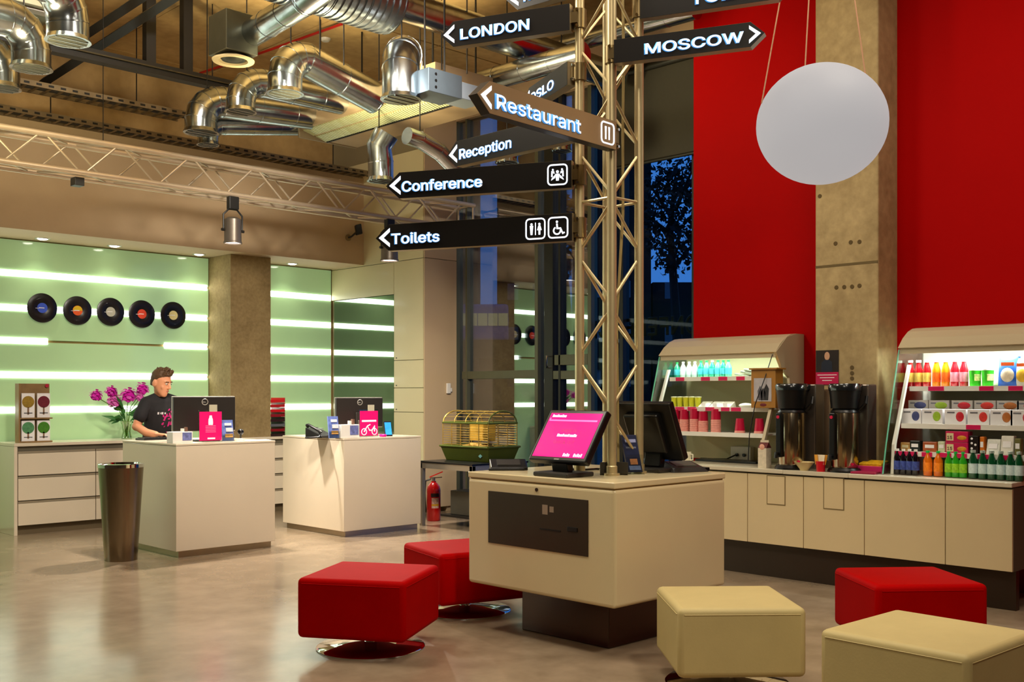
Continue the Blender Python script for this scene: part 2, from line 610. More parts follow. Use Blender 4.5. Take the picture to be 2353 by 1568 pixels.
MB().box(XG - .045, XG + .04, P(1360, X=XG).y, P(1258, X=XG).y, zt_ - .06, zt_ + .03).build('transom', mull_m, win, bevel=.003)
MB().box(XG - .05, XG + .04, P(1357, X=XG).y, P(1281, X=XG).y, zt_ + .09, zt_ + .2).build('door_rail', mull_m, win, bevel=.003)
p = P(1256, 840, X=XG - .1)
MB().tube([p + Vector((.05, 0, .1)), p + Vector((0, 0, .1)), p + Vector((0, 0, -.02)), p + Vector((.05, 0, -.02))], .012, 8).build('door_handle', chrome, win, True)
MB().box(XG - .06, XG + .05, 3.2, YJ, 0, .08).build('sill_rail', frame_m, win)
text('CONFERENCE', .34, M('window_lettering', '#1c1d18', .6), win, WM[win.name].inverted() @ basis((XG + .03, P(1640, X=XG).y, P(1540, 768, X=XG).z), (0, 1, 0), (0, 0, 1), (1, 0, 0)), 'window_lettering', .02)
struct(MB().box(XG - .06, XG + .1, 3.2, YJ + .02, 4.58, ZC), 'wall_header', beige_wall, 'beige wall band above the dark glazing', 'wall')
bl = thing('roller_blind', 'dark grey roller blind half lowered over the tall window by the red wall', 'blind', (XG - .1, 6, 4.5))
zb1 = P(1540, 362, X=XG - .12).z
MB().box(XG - .125, XG - .12, 4.6, P(1418, X=XG - .12).y, zb1, 4.56).build('fabric', M('blind_fabric', '#3b382b', .8, noise=.04, nscale=30, emis=.0), bl)
MB().cyl((XG - .12, 4.6, zb1), (XG - .12, P(1418, X=XG - .12).y, zb1), .018).build('bottom_bar', frame_m, bl, True)
MB().cyl((XG - .12, 4.6, 4.57), (XG - .12, P(1418, X=XG - .12).y, 4.57), .04).build('roller', frame_m, bl, True)

# red partition and concrete column
red = M('red_paint', '#a80000', .6, noise=.03, nscale=2, spec=.06)
struct(MB().box(XR, XR + .12, -4, YR, 0, ZC), 'wall_right', red, 'saturated red painted wall behind the coffee counter', 'wall', .004)
XC = 7.33
yc0, yc1 = P(2018, X=XC).y, P(1873, X=XC).y
col = tag(MB().box(XC, XR + .02, yc0, yc1, 0, ZC).build('concrete_column', concrete('column_concrete', '#8c754c', '#c3ab7a', 1.6, .8, bump=.35), None, bevel=.012), 'tall raw concrete column standing against the red wall', 'column', None, 'structure')
zj = P(1945, 607, X=XC).z
MB().box(XC - .002, XC + .02, yc0 + .004, yc1 - .004, zj - .012, zj + .006).build('casting_joint', M('joint_dark', '#6b5a38', .9), col)  # darker strip along the casting joint
for px, py in ((1922, 661), (1940, 660), (1958, 659), (1975, 657), (1920, 560), (1955, 557), (1975, 556), (1884, 451), (1958, 845), (1958, 858), (1958, 870)):
    p = P(px, py, X=XC)
    MB().cyl((XC - .003, p.y, p.z), (XC + .01, p.y, p.z), .016, n=12).build('tie_hole', M('tie_hole_dark', '#5e4c2c', .9), col)

# ---------------------------------------------------------------- outdoors at dusk
asph = M('night_asphalt', '#15161a', .6, noise=.2, nscale=2)
struct(MB().box(XG + .1, 70, -20, 90, -.3, -.1), 'street', asph, 'dark street outside the glazing', 'street')


def block(px0, px1, d, h, lab):
    a, b = P(px0, D=d), P(px1, D=d)
    u = Vector((b.x - a.x, b.y - a.y, 0))
    n = Vector((FW.x, FW.y, 0)) * 6
    t = thing('distant_building', lab, 'building', ((a + b) / 2)[:2] + (0,))
    MB().prism([(a.x, a.y, -.1), (b.x, b.y, -.1), (b.x + n.x, b.y + n.y, -.1), (a.x + n.x, a.y + n.y, -.1)], (0, 0, h)).build('facade', M('night_facade', '#0b0a08', .9, noise=.2, nscale=.5), t)
    for i in range(2):
        for j in range(3):
            q = a + u * (.25 + .4 * i)
            c = Vector((q.x, q.y, 2.5 + j * 3.2)) - n * .005
            MB().obox(c, u.normalized() * .4, Vector((0, 0, .6)), n.normalized() * .02).build('window_pane', M('night_window', '#1a2233', .1, coat=1), t)
    return t


block(960, 1098, 75, 46, 'dark building outside behind the cabinet end of the glazing')
block(1142, 1287, 78, 40, 'dark building outside behind the reflected green wall')
block(1325, 1496, 76, 38, 'dark building outside behind the sign tower')
block(1500, 1660, 77, 9.6, 'low dark building outside beside the red wall')
# train on a viaduct
a, b = P(960, D=60), P(1168, D=60)
u = (b - a).normalized()
n_ = Vector((FW.x, FW.y, 0))
m0 = (a + b) / 2
L2 = (b - a).length / 2
t = thing('passing_train', 'blue train with lit yellow windows on a viaduct outside the glazing', 'train', (m0.x, m0.y, 4.2))
zb_, zt_2 = P(1100, 785, D=60).z, P(1100, 703, D=60).z
MB().obox((m0.x, m0.y, (zb_ + zt_2) / 2), u * L2, n_ * 1.2, Vector((0, 0, (zt_2 - zb_) / 2))).build('car_body', M('train_blue', '#1d4f9a', .4, emis=.12), t, bevel=.15)
zw0, zw1 = P(1100, 752, D=60).z, P(1100, 724, D=60).z
for k in range(9):
    c = a + (b - a) * ((k + .5) / 9)
    MB().obox((c.x - n_.x * 1.21, c.y - n_.y * 1.21, (zw0 + zw1) / 2), u * L2 / 9 * .92, n_ * .03, Vector((0, 0, (zw1 - zw0) / 2))).build('lit_window', M('train_window', '#f2d488', .4, emis=.55), t)
v = thing('viaduct', 'dark viaduct carrying the train outside', 'bridge', (m0.x, m0.y, 0))
MB().obox((m0.x, m0.y, zb_ - .5), u * (L2 + 8), n_ * 2, Vector((0, 0, .5))).build('deck', M('night_facade', '#0b0a08', .9, noise=.2, nscale=.5), v)
for k in (-.6, .6):
    c = m0 + u * L2 * k
    MB().obox((c.x, c.y, (zb_ - 1.1) / 2), u * .6, n_ * 1.5, Vector((0, 0, (zb_ - 1.0) / 2))).build('pier', MATS['night_facade'], v)


def tree(px, py0, py1, d, wpx, nleaf, lab, leafm):
    k = d / FPX
    base = P(px, D=d)
    t = thing('outdoor_tree', lab, 'tree', (base.x, base.y, -.1), group='trees outside the glazing')
    z0, z1 = P(px, py1, D=d).z, P(px, py0, D=d).z
    bark = M('night_bark', '#100d09', .9)
    MB().tube([(base.x, base.y, -.1), (base.x + .1, base.y, z0 * .6), (base.x - .05, base.y + .1, z0 + .4 * (z1 - z0)), (base.x, base.y, z0 + .8 * (z1 - z0))], [.14, .11, .07, .03], 8).build('trunk', bark, t, True)
    for i in range(6):
        a = i * 1.05
        zz = z0 + (z1 - z0) * (.1 + .11 * i)
        MB().tube([(base.x, base.y, zz), (base.x + .6 * math.cos(a), base.y + .6 * math.sin(a), zz + .5), (base.x + 1.0 * math.cos(a), base.y + 1.0 * math.sin(a), zz + .8)], [.05, .03, .012], 6).build('branch', bark, t)
    rnd = random.Random(px)
    mb = MB()
    for i in range(nleaf):
        th, ph = rnd.uniform(0, 6.28), math.acos(rnd.uniform(-1, 1))
        rr = rnd.uniform(.3, 1) ** .6
        c = Vector((base.x + wpx * k * rr * math.sin(ph) * math.cos(th), base.y + wpx * k * rr * math.sin(ph) * math.sin(th), (z0 + z1) / 2 + (z1 - z0) / 2 * rr * math.cos(ph)))
        s_ = rnd.uniform(.05, .1)
        x = Vector((rnd.uniform(-1, 1), rnd.uniform(-1, 1), rnd.uniform(-1, 1))).normalized()
        y = x.cross(Vector((rnd.uniform(-1, 1), rnd.uniform(-1, 1), rnd.uniform(-1, 1)))).normalized()
        mb.add([c - x * s_, c - y * s_ * .5, c + x * s_, c + y * s_ * .5], [(0, 1, 2, 3)])
    o = mb.build('foliage', leafm, t)
    o['kind'] = 'stuff'
    return t


tree(1552, 350, 640, 22, 92, 1700, 'dark leafy tree against the dusk sky next to the red wall', M('night_leaf', '#080c08', .8, noise=.3, nscale=3))
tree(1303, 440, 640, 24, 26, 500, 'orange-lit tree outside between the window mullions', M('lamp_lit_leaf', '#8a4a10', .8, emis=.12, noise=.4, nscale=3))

# ================================================================ RECEPTION
ZD = .956


def desk(c, xb, yb, ztop, lab):
    """c: near corner at the floor, xb: far end along X, yb: far end along Y"""
    t = thing('reception_desk', lab, 'desk', ((c.x + xb) / 2, (c.y + yb) / 2, 0), group='white reception desks')
    MB().box(c.x, xb, c.y, yb, .055, ztop - .022).build('body', white_lam, t, bevel=.003)
    MB().box(c.x - .003, xb + .003, c.y - .003, yb + .003, ztop - .02, ztop).build('top', white_lam, t, bevel=.004)
    MB().box(c.x + .03, xb - .03, c.y + .02, yb - .03, 0, .055).build('plinth', brushed, t)
    return t


c1 = P(405, 1284, Z=0)
x1 = P(632, Y=c1.y).x
y1 = P(282, X=c1.x).y
desk(c1, x1, y1, ZD, 'white cube reception desk with the staff member behind it')
c2 = P(790, 1236, Z=0)
x2 = P(967, Y=c2.y).x
y2 = P(650, X=c2.x).y
ZD2 = P(791, 1008, X=c2.x).z
desk(c2, x2, y2, ZD2, 'white cube reception desk nearer the cage table, with a telephone')

# drawer cabinets along the green wall
handle_m = M('drawer_shadow_gap', '#4a4436', .5, .2)


def drawer_cabinet(x0, x1, yf, ztop, cols, lab, rows=3):
    t = thing('drawer_cabinet', lab, 'cabinet', ((x0 + x1) / 2, yf + .3, 0))
    yb_ = YG - .06
    MB().box(x0 + .03, x1 - .03, yf + .02, yb_, .09, ztop - .03).build('carcass', M('carcass_dark', '#5d5544', .6), t)
    for q in (x0, x1 - .032):
        MB().box(q, q + .032, yf - .004, yb_, 0, ztop - .032).build('side_panel', white_lam, t, bevel=.002)
    MB().box(x0, x1, yf - .006, yb_, ztop - .03, ztop).build('top', white_lam, t, bevel=.003)
    MB().box(x0 + .04, x1 - .04, yf + .05, yf + .07, 0, .09).build('plinth', M('plinth_dark', '#6b5c44', .5, .3), t)
    w = (x1 - x0 - .07) / cols
    zz = [.09 + (ztop - .075 - .09) * i / rows for i in range(rows + 1)]
    for c in range(cols):
        for r in range(rows):
            a, b = x0 + .035 + c * w + .004, x0 + .035 + (c + 1) * w - .004
            d = MB().box(a, b, yf - .002, yf + .018, zz[r] + .004, zz[r + 1] - .026).build('drawer', white_lam, t, bevel=.002)
            MB().box(a, b, yf + .004, yf + .02, zz[r + 1] - .024, zz[r + 1] - .004).build('finger_rail', M('finger_rail', '#a39680', .4, .5), d)
    return t


pc = P(37, 1232, Z=0)
zc = P(38, 1022, X=pc.x, ).z
yfc = pc.y
zcab = P(130, 1017, Y=yfc).z
xw = P(220, Y=yfc).x - pc.x
drawer_cabinet(pc.x - .02, pc.x + 2 * xw + .02, yfc, zcab, 2, 'long white three-drawer cabinet under the brochure rack')
xk0 = P(560, Y=yfc).x
drawer_cabinet(xk0, xk0 + 1.42, yfc + .05, P(640, 1004, Y=yfc).z, 2, 'white drawer cabinet partly hidden behind the desk, carrying the red trays', 4)

# chair edge at the left border of the picture
# waste bin
pb = P(278, 1287, Z=0)
kb = (pb.x * FW.x + pb.y * FW.y) / FPX
bn = thing('waste_bin', 'tapered brushed steel waste bin beside the reception desk', 'bin', (pb.x, pb.y, 0))
hb = P(278, 1066, D=kb * FPX).z
r0, r1 = 36 * kb, 50 * kb
bin_m = M('bin_brushed_steel', '#8d7f6a', .24, 1., noise=.1, nscale=5, stretch=(20, 20, .4))
MB().lathe([(r0, 0), (r0 + (r1 - r0) * .97, hb * .97), (r1 * .99, hb * .97), (r1 * .93, hb * .97), (r0 * .9, .02), (.001, .02)], pb, 40).build('body', bin_m, bn, True)
MB().lathe([(r1 * 1.02, hb * .965), (r1 * 1.02, hb), (r1 * .86, hb + .004), (r1 * .84, hb - .02), (r1 * .9, hb * .96)], pb, 40).build('rim', chrome, bn, True)

# brochure rack on the drawer cabinet
pr0, pr1 = P(50, 1014, Y=yfc + .12), P(119, 1014, Y=yfc + .12)
rk = thing('brochure_rack', 'wooden brochure rack with four white tree leaflets', 'rack', ((pr0.x + pr1.x) / 2, yfc + .15, zcab))
ztr = P(80, 882, Y=yfc + .15).z
wood = M('oiled_wood', '#8a6b40', .5, noise=.15, nscale=10)
MB().box(pr0.x - .03, pr1.x, yfc + .18, yfc + .21, zcab, ztr).build('back_board', wood, rk)
MB().box(pr0.x - .035, pr0.x - .02, yfc + .1, yfc + .2, zcab, ztr).build('side_board', wood, rk)
zm = (zcab + ztr - .1) / 2
wl = (pr1.x - pr0.x) / 2
cols_ = ['#9a7a20', '#6d1026', '#4f8c5c', '#3f7f14']
for r in range(2):
    za_ = zm + .005 if r == 0 else zcab + .015
    MB().box(pr0.x - .02, pr1.x, yfc + .1, yfc + .18, za_ - .014, za_).build('shelf', wood, rk)
    for c in range(2):
        x0 = pr0.x + c * (wl + .005)
        hh = (ztr - .09 - zm) if r == 0 else zm - zcab - .03
        lf = MB().box(x0, x0 + wl - .02, yfc + .125, yfc + .145, za_, za_ + hh * .96).build('leaflet', white_print, rk)
        xm = x0 + wl / 2 - .01
        MB().cyl((xm, yfc + .124, za_ + hh * .62), (xm, yfc + .122, za_ + hh * .62), .058, n=20).build('tree_crown_print', M('crown_%d' % (r * 2 + c), cols_[r * 2 + c], .6, noise=.25, nscale=40), lf)
        MB().box(xm - .008, xm + .008, yfc + .122, yfc + .124, za_ + hh * .12, za_ + hh * .42).build('trunk_print', M('trunk_print', '#8a6a52', .6), lf)
        MB().box(xm - .04, xm + .04, yfc + .122, yfc + .124, za_ + hh * .16, za_ + hh * .2).build('text_line', grey_print, lf)
MB().cyl((pr1.x - .03, yfc + .17, ztr - .02), (pr1.x - .03, yfc + .165, ztr - .02), .018, n=16).build('red_sticker', M('sticker_red', '#b01035', .5), rk)

# vinyl records
rec_m = M('black_vinyl', '#0a0a0a', .28, noise=.3, nscale=60, spec=.7)
recs = [(97, 708, '#3c5bd0', 'blue'), (178, 714, '#e0571c', 'yellow and red'), (254, 717, '#b9b6a4', 'pale grey'), (326, 722, '#e2472a', 'red'), (398, 725, '#d8c98c', 'cream')]
for px, py, colr, nm in recs:
    p = P(px, py, Y=YG - .05)
    t = thing('vinyl_record', 'black vinyl record with a %s centre label on the green wall' % nm, 'record', (p.x, YG - .05, p.z), group='vinyl records on the green wall')
    y = YG - .052
    MB().lathe([(.152, -.003), (.152, 0), (.150, .002), (.056, .001), (.056, -.003)], (0, 0, 0), 48)
    d = MB()
    n = 48
    prof = [(.004, 0), (.056, 0), (.06, .0015), (.1, .002), (.101, .0012), (.102, .002), (.148, .002), (.152, 0), (.152, -.004)]
    for r, q in prof:
        for j in range(n):
            g = 2 * math.pi * j / n
            d.v.append(Vector((p.x + r * math.cos(g), y - q, p.z + r * math.sin(g))))
    for i in range(len(prof) - 1):
        for j in range(n):
            k = (j + 1) % n
            d.f.append([i * n + j, i * n + k, (i + 1) * n + k, (i + 1) * n + j])
    d.build('disc', rec_m, t, True)
    lb = MB().cyl((p.x, y - .001, p.z), (p.x, y - .003, p.z), .052, n=28).build('centre_label', M('record_label_' + nm, colr, .5, emis=.05, noise=.08, nscale=20), t)
    if nm == 'yellow and red':
        MB().prism([(p.x + .05 * math.cos(a), y - .0031, p.z + .05 * math.sin(a)) for a in [math.pi * i / 8 for i in range(9)]], (0, -.001, 0)).build('label_half', M('label_yellow', '#e8c21c', .5), lb)
    MB().box(p.x - .035, p.x + .02, y - .0045, y - .003, p.z - .004, p.z + .004).build('clock_hand', white_print, t)
    MB().box(p.x - .07, p.x - .03, y - .0045, y - .003, p.z - .007, p.z - .003).build('clock_hand', white_print, t)

# red letter trays on the hidden cabinet
zk = P(640, 1004, Y=yfc).z
pt = P(640, 1000, Y=yfc + .2)
tray_cols = ['#2a1416', '#7d0f1a', '#5f5f66', '#30171b', '#8c1020', '#c8141c', '#b3101a', '#d01a20']
tray_names = ['lowest black', 'dark red', 'grey', 'near-black', 'crimson', 'bright red', 'red', 'topmost scarlet']
hh = (P(640, 914, Y=yfc + .2).z - zk) / 8
for i in range(8):
    z = zk + i * hh
    t = thing('letter_tray', '%s letter tray, %s up in the stack beside the concrete pier' % (tray_names[i], ORD[i]), 'tray', (pt.x - .08, yfc + .3, z), group='stacked letter trays')
    xa, xb = pt.x - .2, P(655, Y=yfc + .12).x
    mt = M('tray_%d' % i, tray_cols[i], .3, noise=.04, nscale=8)
    MB().box(xa, xb, yfc + .12, yfc + .42, z, z + .006).build('base', mt, t)
    MB().box(xa, xb, yfc + .12, yfc + .124, z + .005, z + hh * .55).build('front_lip', mt, t)
    MB().box(xb - .005, xb, yfc + .12, yfc + .42, z + .005, z + hh - .002).build('side_wall', mt, t)
    MB().box(xa + .01, xb - .01, yfc + .13, yfc + .41, z + .007, z + .02).build('papers', white_print, t)


# ---------------------------------------------------------------- desk items
def monitor_back(pc_, w, h, z, rz, lab):
    t = thing('computer_monitor', lab, 'monitor', (pc_.x, pc_.y, z), rz, 'monitors seen from behind')
    b = MB().box(-w / 2, w / 2, -.01, .022, .09, .09 + h).build('housing', M('monitor_back', '#231f1c', .35, noise=.05, nscale=9), t, bevel=.006, local=True)
    MB().box(-w / 2 - .006, w / 2 + .006, .022, .034, .085, .095 + h).build('silver_bezel', M('silver_plastic', '#b4b0a4', .35, .7), t, bevel=.003, local=True)
    MB().box(-w / 2 + .012, w / 2 - .012, .0342, .035, .1, .08 + h).build('screen', M('office_screen', '#4a6a8c', .2, emis=.6), t, local=True)
    lg = MB()
    ringpts = [(.0 + .026 * math.cos(a), -.0125, .09 + h - .045 + .026 * math.sin(a)) for a in [2 * math.pi * i / 24 for i in range(25)]]
    lg.tube(ringpts, .0035, 6, False)
    e = lg.build('round_emblem', M('emblem_silver', '#d6d2c8', .3, .6), t, True, local=True)
    text('DELL', .018, MATS['emblem_silver'], e, basis((-.021, -.0125, .09 + h - .051), (1, 0, 0), (0, 0, 1), (0, -1, 0)), 'lettering', .02)
    MB().box(-.05, .05, -.03, -.009, .07, .24).build('stand_bracket', dark_pl, t, bevel=.008, local=True)
    MB().box(-.03, .03, -.04, -.02, .01, .16).build('stand_neck', M('silver_neck', '#8f897c', .3, .8), t, bevel=.006, local=True)
    MB().box(-.11, .11, -.1, .09, 0, .012).build('stand_foot', dark_pl, t, bevel=.004, local=True)
    return t


dm = P(470, 1000, D=(P(470, Y=c1.y + .33).x * FW.x + P(470, Y=c1.y + .33).y * FW.y))
kk = dm.dot(Vector((FW.x, FW.y, 0))) / FPX
monitor_back(Vector((P(470, Y=c1.y + .33).x, c1.y + .33, 0)), 134 * kk * 1.06, .30, ZD, math.radians(-12), 'black computer monitor with a silver edge beside the staff member')
pm2 = P(826, Y=c2.y + .4)
k2 = pm2.dot(Vector((FW.x, FW.y, 0))) / FPX
monitor_back(Vector((pm2.x, pm2.y, 0)), 102 * k2 * 1.12, .295, ZD2, math.radians(-14), 'black computer monitor behind the scooter poster on the telephone desk')


def stand_sign(px0, px1, py0, py1, ydep, z, lab, kind):
    """acrylic poster stand facing the camera side, tilted back slightly"""
    a, b = P(px0, Y=ydep), P(px1, Y=ydep)
    w = b.x - a.x
    k = a.dot(Vector((FW.x, FW.y, 0))) / FPX
    h = (py1 - py0) * k
    t = thing('poster_stand', lab, 'poster', ((a.x + b.x) / 2, ydep, z))
    y = ydep
    MB().box(a.x - .006, b.x + .006, y, y + .004, z + .008, z + h + .012).build('acrylic_sheet', clear, t)
    MB().box(a.x - .006, b.x + .006, y - .01, y + .07, z, z + .006).build('acrylic_foot', clear, t)
    pp = MB().box(a.x, b.x, y - .003, y - .001, z + .012, z + h).build('poster', pink_print, t)
    xm = (a.x + b.x) / 2
    cl_ = MB().box(xm - w * .05, xm + w * .3, y - .002, y + .004, z + h, z + h + .06).build('clip_card', M('clip_card', '#b9b39a', .5), t)
    q = M('poster_white', '#ffffff', .4, emis=.15)
    yy = y - .004
    if kind == 'bottle':
        MB().lathe([(.001, 0), (.018, 0), (.021, .02), (.021, .045), (.016, .06), (.012, .075), (.001, .08)], (0, 0, 0), 12)
        pts = [(-.02, 0), (.02, 0), (.022, .02), (.02, .05), (.013, .065), (.011, .082), (-.011, .082), (-.013, .065), (-.02, .05), (-.022, .02)]
        MB().prism([(xm + u, yy, z + h * .56 + v) for u, v in pts], (0, .001, 0)).build('bottle_print', q, pp)
        for i in range(5):
            MB().box(xm - w * .23, xm + w * .23, yy, yy + .001, z + h * (.52 - .05 * i), z + h * (.535 - .05 * i)).build('text_line', M('poster_pale_pink', '#ff8fbd', .4), pp)
        MB().box(xm - w * .14, xm + w * .2, yy, yy + .001, z + h * .09, z + h * .14).build('text_line', q, pp)
    else:
        MB().box(xm - w * .4, xm + w * .4, yy, yy + .001, z + h * .58, z + h * .65).build('text_line', q, pp)
        sc = MB()
        for cx_ in (-.28, .3):
            sc.tube([(xm + w * (cx_ + .14 * math.cos(g)), yy, z + h * .2 + w * .14 * math.sin(g)) for g in [2 * math.pi * i / 16 for i in range(17)]], .0045, 5, False)
        sc.tube([(xm - w * .28, yy, z + h * .2), (xm - w * .1, yy, z + h * .42), (xm + w * .02, yy, z + h * .25), (xm + w * .16, yy, z + h * .25), (xm + w * .3, yy, z + h * .42), (xm + w * .3, yy, z + h * .2)], .007, 5)
        sc.tube([(xm - w * .1, yy, z + h * .42), (xm + w * .06, yy, z + h * .47)], .006, 5)
        sc.build('scooter_print', q, pp)
    return t


stand_sign(458, 509, 938, 1008, c1.y + .12, ZD, 'pink upright poster with a white bottle on the staffed desk', 'bottle')
stand_sign(827, 868, 935, 995, c2.y + .14, ZD2, 'pink upright poster with a white scooter on the telephone desk', 'scooter')


def leaflet_stand(px0, px1, py0, ydep, z, lab, dark=False):
    a, b = P(px0, Y=ydep), P(px1, Y=ydep)
    k = a.dot(Vector((FW.x, FW.y, 0))) / FPX
    h = (1008 - py0) * k
    t = thing('leaflet_holder', lab, 'leaflets', ((a.x + b.x) / 2, ydep, z))
    MB().box(a.x - .005, b.x + .005, ydep, ydep + .05, z, z + .004).build('holder_foot', clear, t)
    MB().box(a.x - .005, b.x + .005, ydep - .002, ydep, z, z + h * .35).build('holder_front', clear, t)
    lv = MB().obox(((a.x + b.x) / 2, ydep + .02, z + h / 2 + .004), ((b.x - a.x) / 2, 0, 0), (0, .006, 0), (0, .014, h / 2)).build('leaflet', M('leaflet_blue', '#6f83c8' if not dark else '#1d2440', .4, noise=.35, nscale=22), t)
    f = ydep + .004
    xm, w = (a.x + b.x) / 2, b.x - a.x
    MB().obox((xm, f + .006, z + h * .82), (w * .3, 0, 0), (0, .001, 0), (0, .002, h * .06)).build('title_print', white_print, lv)
    MB().obox((xm + w * .1, f + .001, z + h * .56), (w * .3, 0, 0), (0, .001, 0), (0, .003, h * .09)).build('photo_print', M('leaflet_pale', '#dfe2e6', .4, noise=.2, nscale=30), lv)
    MB().obox((xm + w * .05, f - .004, z + h * .28), (w * .34, 0, 0), (0, .001, 0), (0, .002, h * .08)).build('photo_print', M('leaflet_orange', '#d8a45a', .4, noise=.2, nscale=30), lv)
    return t


leaflet_stand(512, 538, 960, c1.y + .1, ZD, 'blue leaflets in a clear holder beside the bottle poster')
leaflet_stand(757, 780, 958, c2.y + .05, ZD2, 'blue leaflets in a clear holder beside the telephone')


def card_cube(px0, px1, py0, ydep, z, lab):
    a, b = P(px0, Y=ydep), P(px1, Y=ydep)
    k = a.dot(Vector((FW.x, FW.y, 0))) / FPX
    h = (1013 - py0) * k * .95
    t = thing('card_box', lab, 'card box', ((a.x + b.x) / 2, ydep + .05, z))
    MB().box(a.x, b.x, ydep, ydep + .11, z, z + h * .86).build('box', white_pl, t, bevel=.003)
    w = b.x - a.x
    MB().box(a.x + w * .48, b.x - w * .06, ydep - .003, ydep, z + h * .2, z + h * .8).build('picture', M('card_picture', '#6b72a8', .4, noise=.5, nscale=30), t)
    for i in range(2):
        MB().box(a.x + w * (.55 + .17 * i), a.x + w * (.66 + .17 * i), ydep + .03, ydep + .06, z + h * .8, z + h * (1.1 + .1 * i)).build('pen', [M('pen_white', '#d9d4c8', .4), M('pen_brown', '#6d4c3c', .5)][i], t)
    return t


card_cube(397, 443, 981, c1.y + .06, ZD, 'white card box with pens at the front corner of the staffed desk')
card_cube(784, 826, 975, c2.y + .03, ZD2, 'white card box at the front corner of the telephone desk')
# webcam ball and papers
pw = P(553, 1000, Y=c1.y + .2)
t = thing('webcam', 'small round black webcam at the end of the staffed desk', 'webcam', (pw.x, pw.y, ZD))
MB().sphere((pw.x, pw.y, ZD + .075), .028).build('ball', black_pl, t, True)
MB().tube([(pw.x, pw.y, ZD + .05), (pw.x, pw.y, ZD + .02)], .008, 8).build('stem', dark_pl, t, True)
MB().lathe([(.03, 0), (.03, .006), (.012, .02), (.001, .02)], (pw.x, pw.y, ZD), 16).build('foot', white_pl, t, True)
MB().cyl((pw.x - .02, pw.y - .02, ZD + .078), (pw.x - .024, pw.y - .025, ZD + .079), .009, n=10).build('lens', chrome, t)
pq = P(592, 1008, Y=c1.y + .1)
tag(MB().obox((pq.x, pq.y, ZD + .002), (.11, 0, 0), (.02, .08, 0), (0, 0, .002)).build('paper_sheets', white_print, None), 'white paper sheets at the far end of the staffed desk', 'paper')
# keyboard
pk = P(366, 1003, Y=c1.y + .87)
kb_ = thing('keyboard', 'black keyboard under the hands of the staff member', 'keyboard', (pk.x, pk.y, ZD), math.radians(8))
MB().box(-.2, .2, -.07, .07, 0, .018).build('case', black_pl, kb_, bevel=.004, local=True)
for r in range(4):
    for c_ in range(12):
        MB().box(-.185 + c_ * .031, -.185 + c_ * .031 + .026, -.058 + r * .03, -.058 + r * .03 + .025, .018, .024).build('key', dark_pl, kb_, local=True)
# telephone
pp_ = P(735, 1000, Y=c2.y + .32)
t = thing('desk_telephone', 'black desk telephone with handset on the nearer desk', 'telephone', (pp_.x, pp_.y, ZD2), math.radians(20))
MB().prism([(-.1, -.09, 0), (.1, -.09, 0), (.1, -.09, .03), (-.1, -.09, .03)], (0, 0, 0))
MB().add([(-.1, -.09, 0), (.1, -.09, 0), (.1, .1, 0), (-.1, .1, 0), (-.1, -.09, .02), (.1, -.09, .02), (.1, .1, .1), (-.1, .1, .1)], [(0, 3, 2, 1), (4, 5, 6, 7), (0, 1, 5, 4), (1, 2, 6, 5), (2, 3, 7, 6), (3, 0, 4, 7)]).build('body', black_pl, t, bevel=.006, local=True)
MB().tube([(-.08, -.07, .05), (-.085, -.05, .07), (-.085, .07, .125), (-.08, .09, .115)], [.02, .014, .014, .022], 10).build('handset', black_pl, t, True, local=True)
MB().box(-.02, .085, .02, .08, .07, .09).build('display', M('phone_display', '#7d8a80', .2), t, local=True)
MB().tube([(-.09, -.07, .03), (-.14, -.09, .012), (-.2, -.06, .008), (-.26, -.02, .008)], .008, 8).build('cord', black_pl, t, True, local=True)
# small display and pink puck
ps = P(893, 985, Y=c2.y + .12)
t = thing('tablet_display', 'small black tablet with a blue screen on the nearer desk', 'tablet', (ps.x, ps.y, ZD2), math.radians(-15))
MB().obox((0, .02, .075), (.042, 0, 0), (0, .006, 0), (0, .02, .075)).build('case', black_pl, t, bevel=.003, local=True)
MB().obox((0, .0105, .077), (.034, 0, 0), (0, .001, 0), (0, .0175, .062)).build('screen', M('tablet_screen', '#2f8fe0', .2, emis=.8, noise=.4, nscale=18), t, local=True)
MB().box(-.03, .03, .02, .08, 0, .006).build('foot', black_pl, t, local=True)
pz = P(880, 996, Y=c2.y + .05)
tag(MB().lathe([(.03, 0), (.036, .006), (.036, .022), (.03, .026), (.001, .026)], (pz.x, pz.y, ZD2), 24).build('round_tin', M('hot_pink_plastic', '#e0108a', .3, coat=.4), None, True), 'small round pink tin at the corner of the nearer desk', 'tin')

# ---------------------------------------------------------------- cage table corner

TX0, TX1, TY0, TY1, TZ = 7.05, 7.82, 7.76, 8.58, .675
silver = M('silver_painted_metal', '#b8b1a2', .35, .7, noise=.03, nscale=10)
tb = thing('side_table', 'low silver-framed side table with a black top under the cage', 'table', ((TX0 + TX1) / 2, (TY0 + TY1) / 2, 0))
MB().box(TX0 - .01, TX1 + .01, TY0 - .01, TY1 + .01, TZ - .018, TZ).build('table_top', black_pl, tb, bevel=.003)
MB().box(TX0, TX0 + .02, TY0, TY1, TZ - .075, TZ - .018).build('apron', silver, tb)
MB().box(TX0 + .02, TX1, TY0, TY0 + .02, TZ - .075, TZ - .018).build('apron', silver, tb)
for x in (TX0, TX1 - .045):
    for y in (TY0, TY1 - .045):
        MB().box(x, x + .045, y, y + .045, 0, TZ - .02).build('leg', silver, tb, bevel=.003)
MB().box(TX0 + .2, TX1 - .05, TY0 + .06, TY1 - .1, .09, .11).build('lower_shelf', dark_pl, tb)
tag(MB().box(7.32, 7.7, 7.84, 8.4, .111, .36).build('storage_box', M('grey_card_box', '#59564a', .7, noise=.08, nscale=8), None, bevel=.006), 'dull grey storage box on the lower shelf of the cage table', 'box')

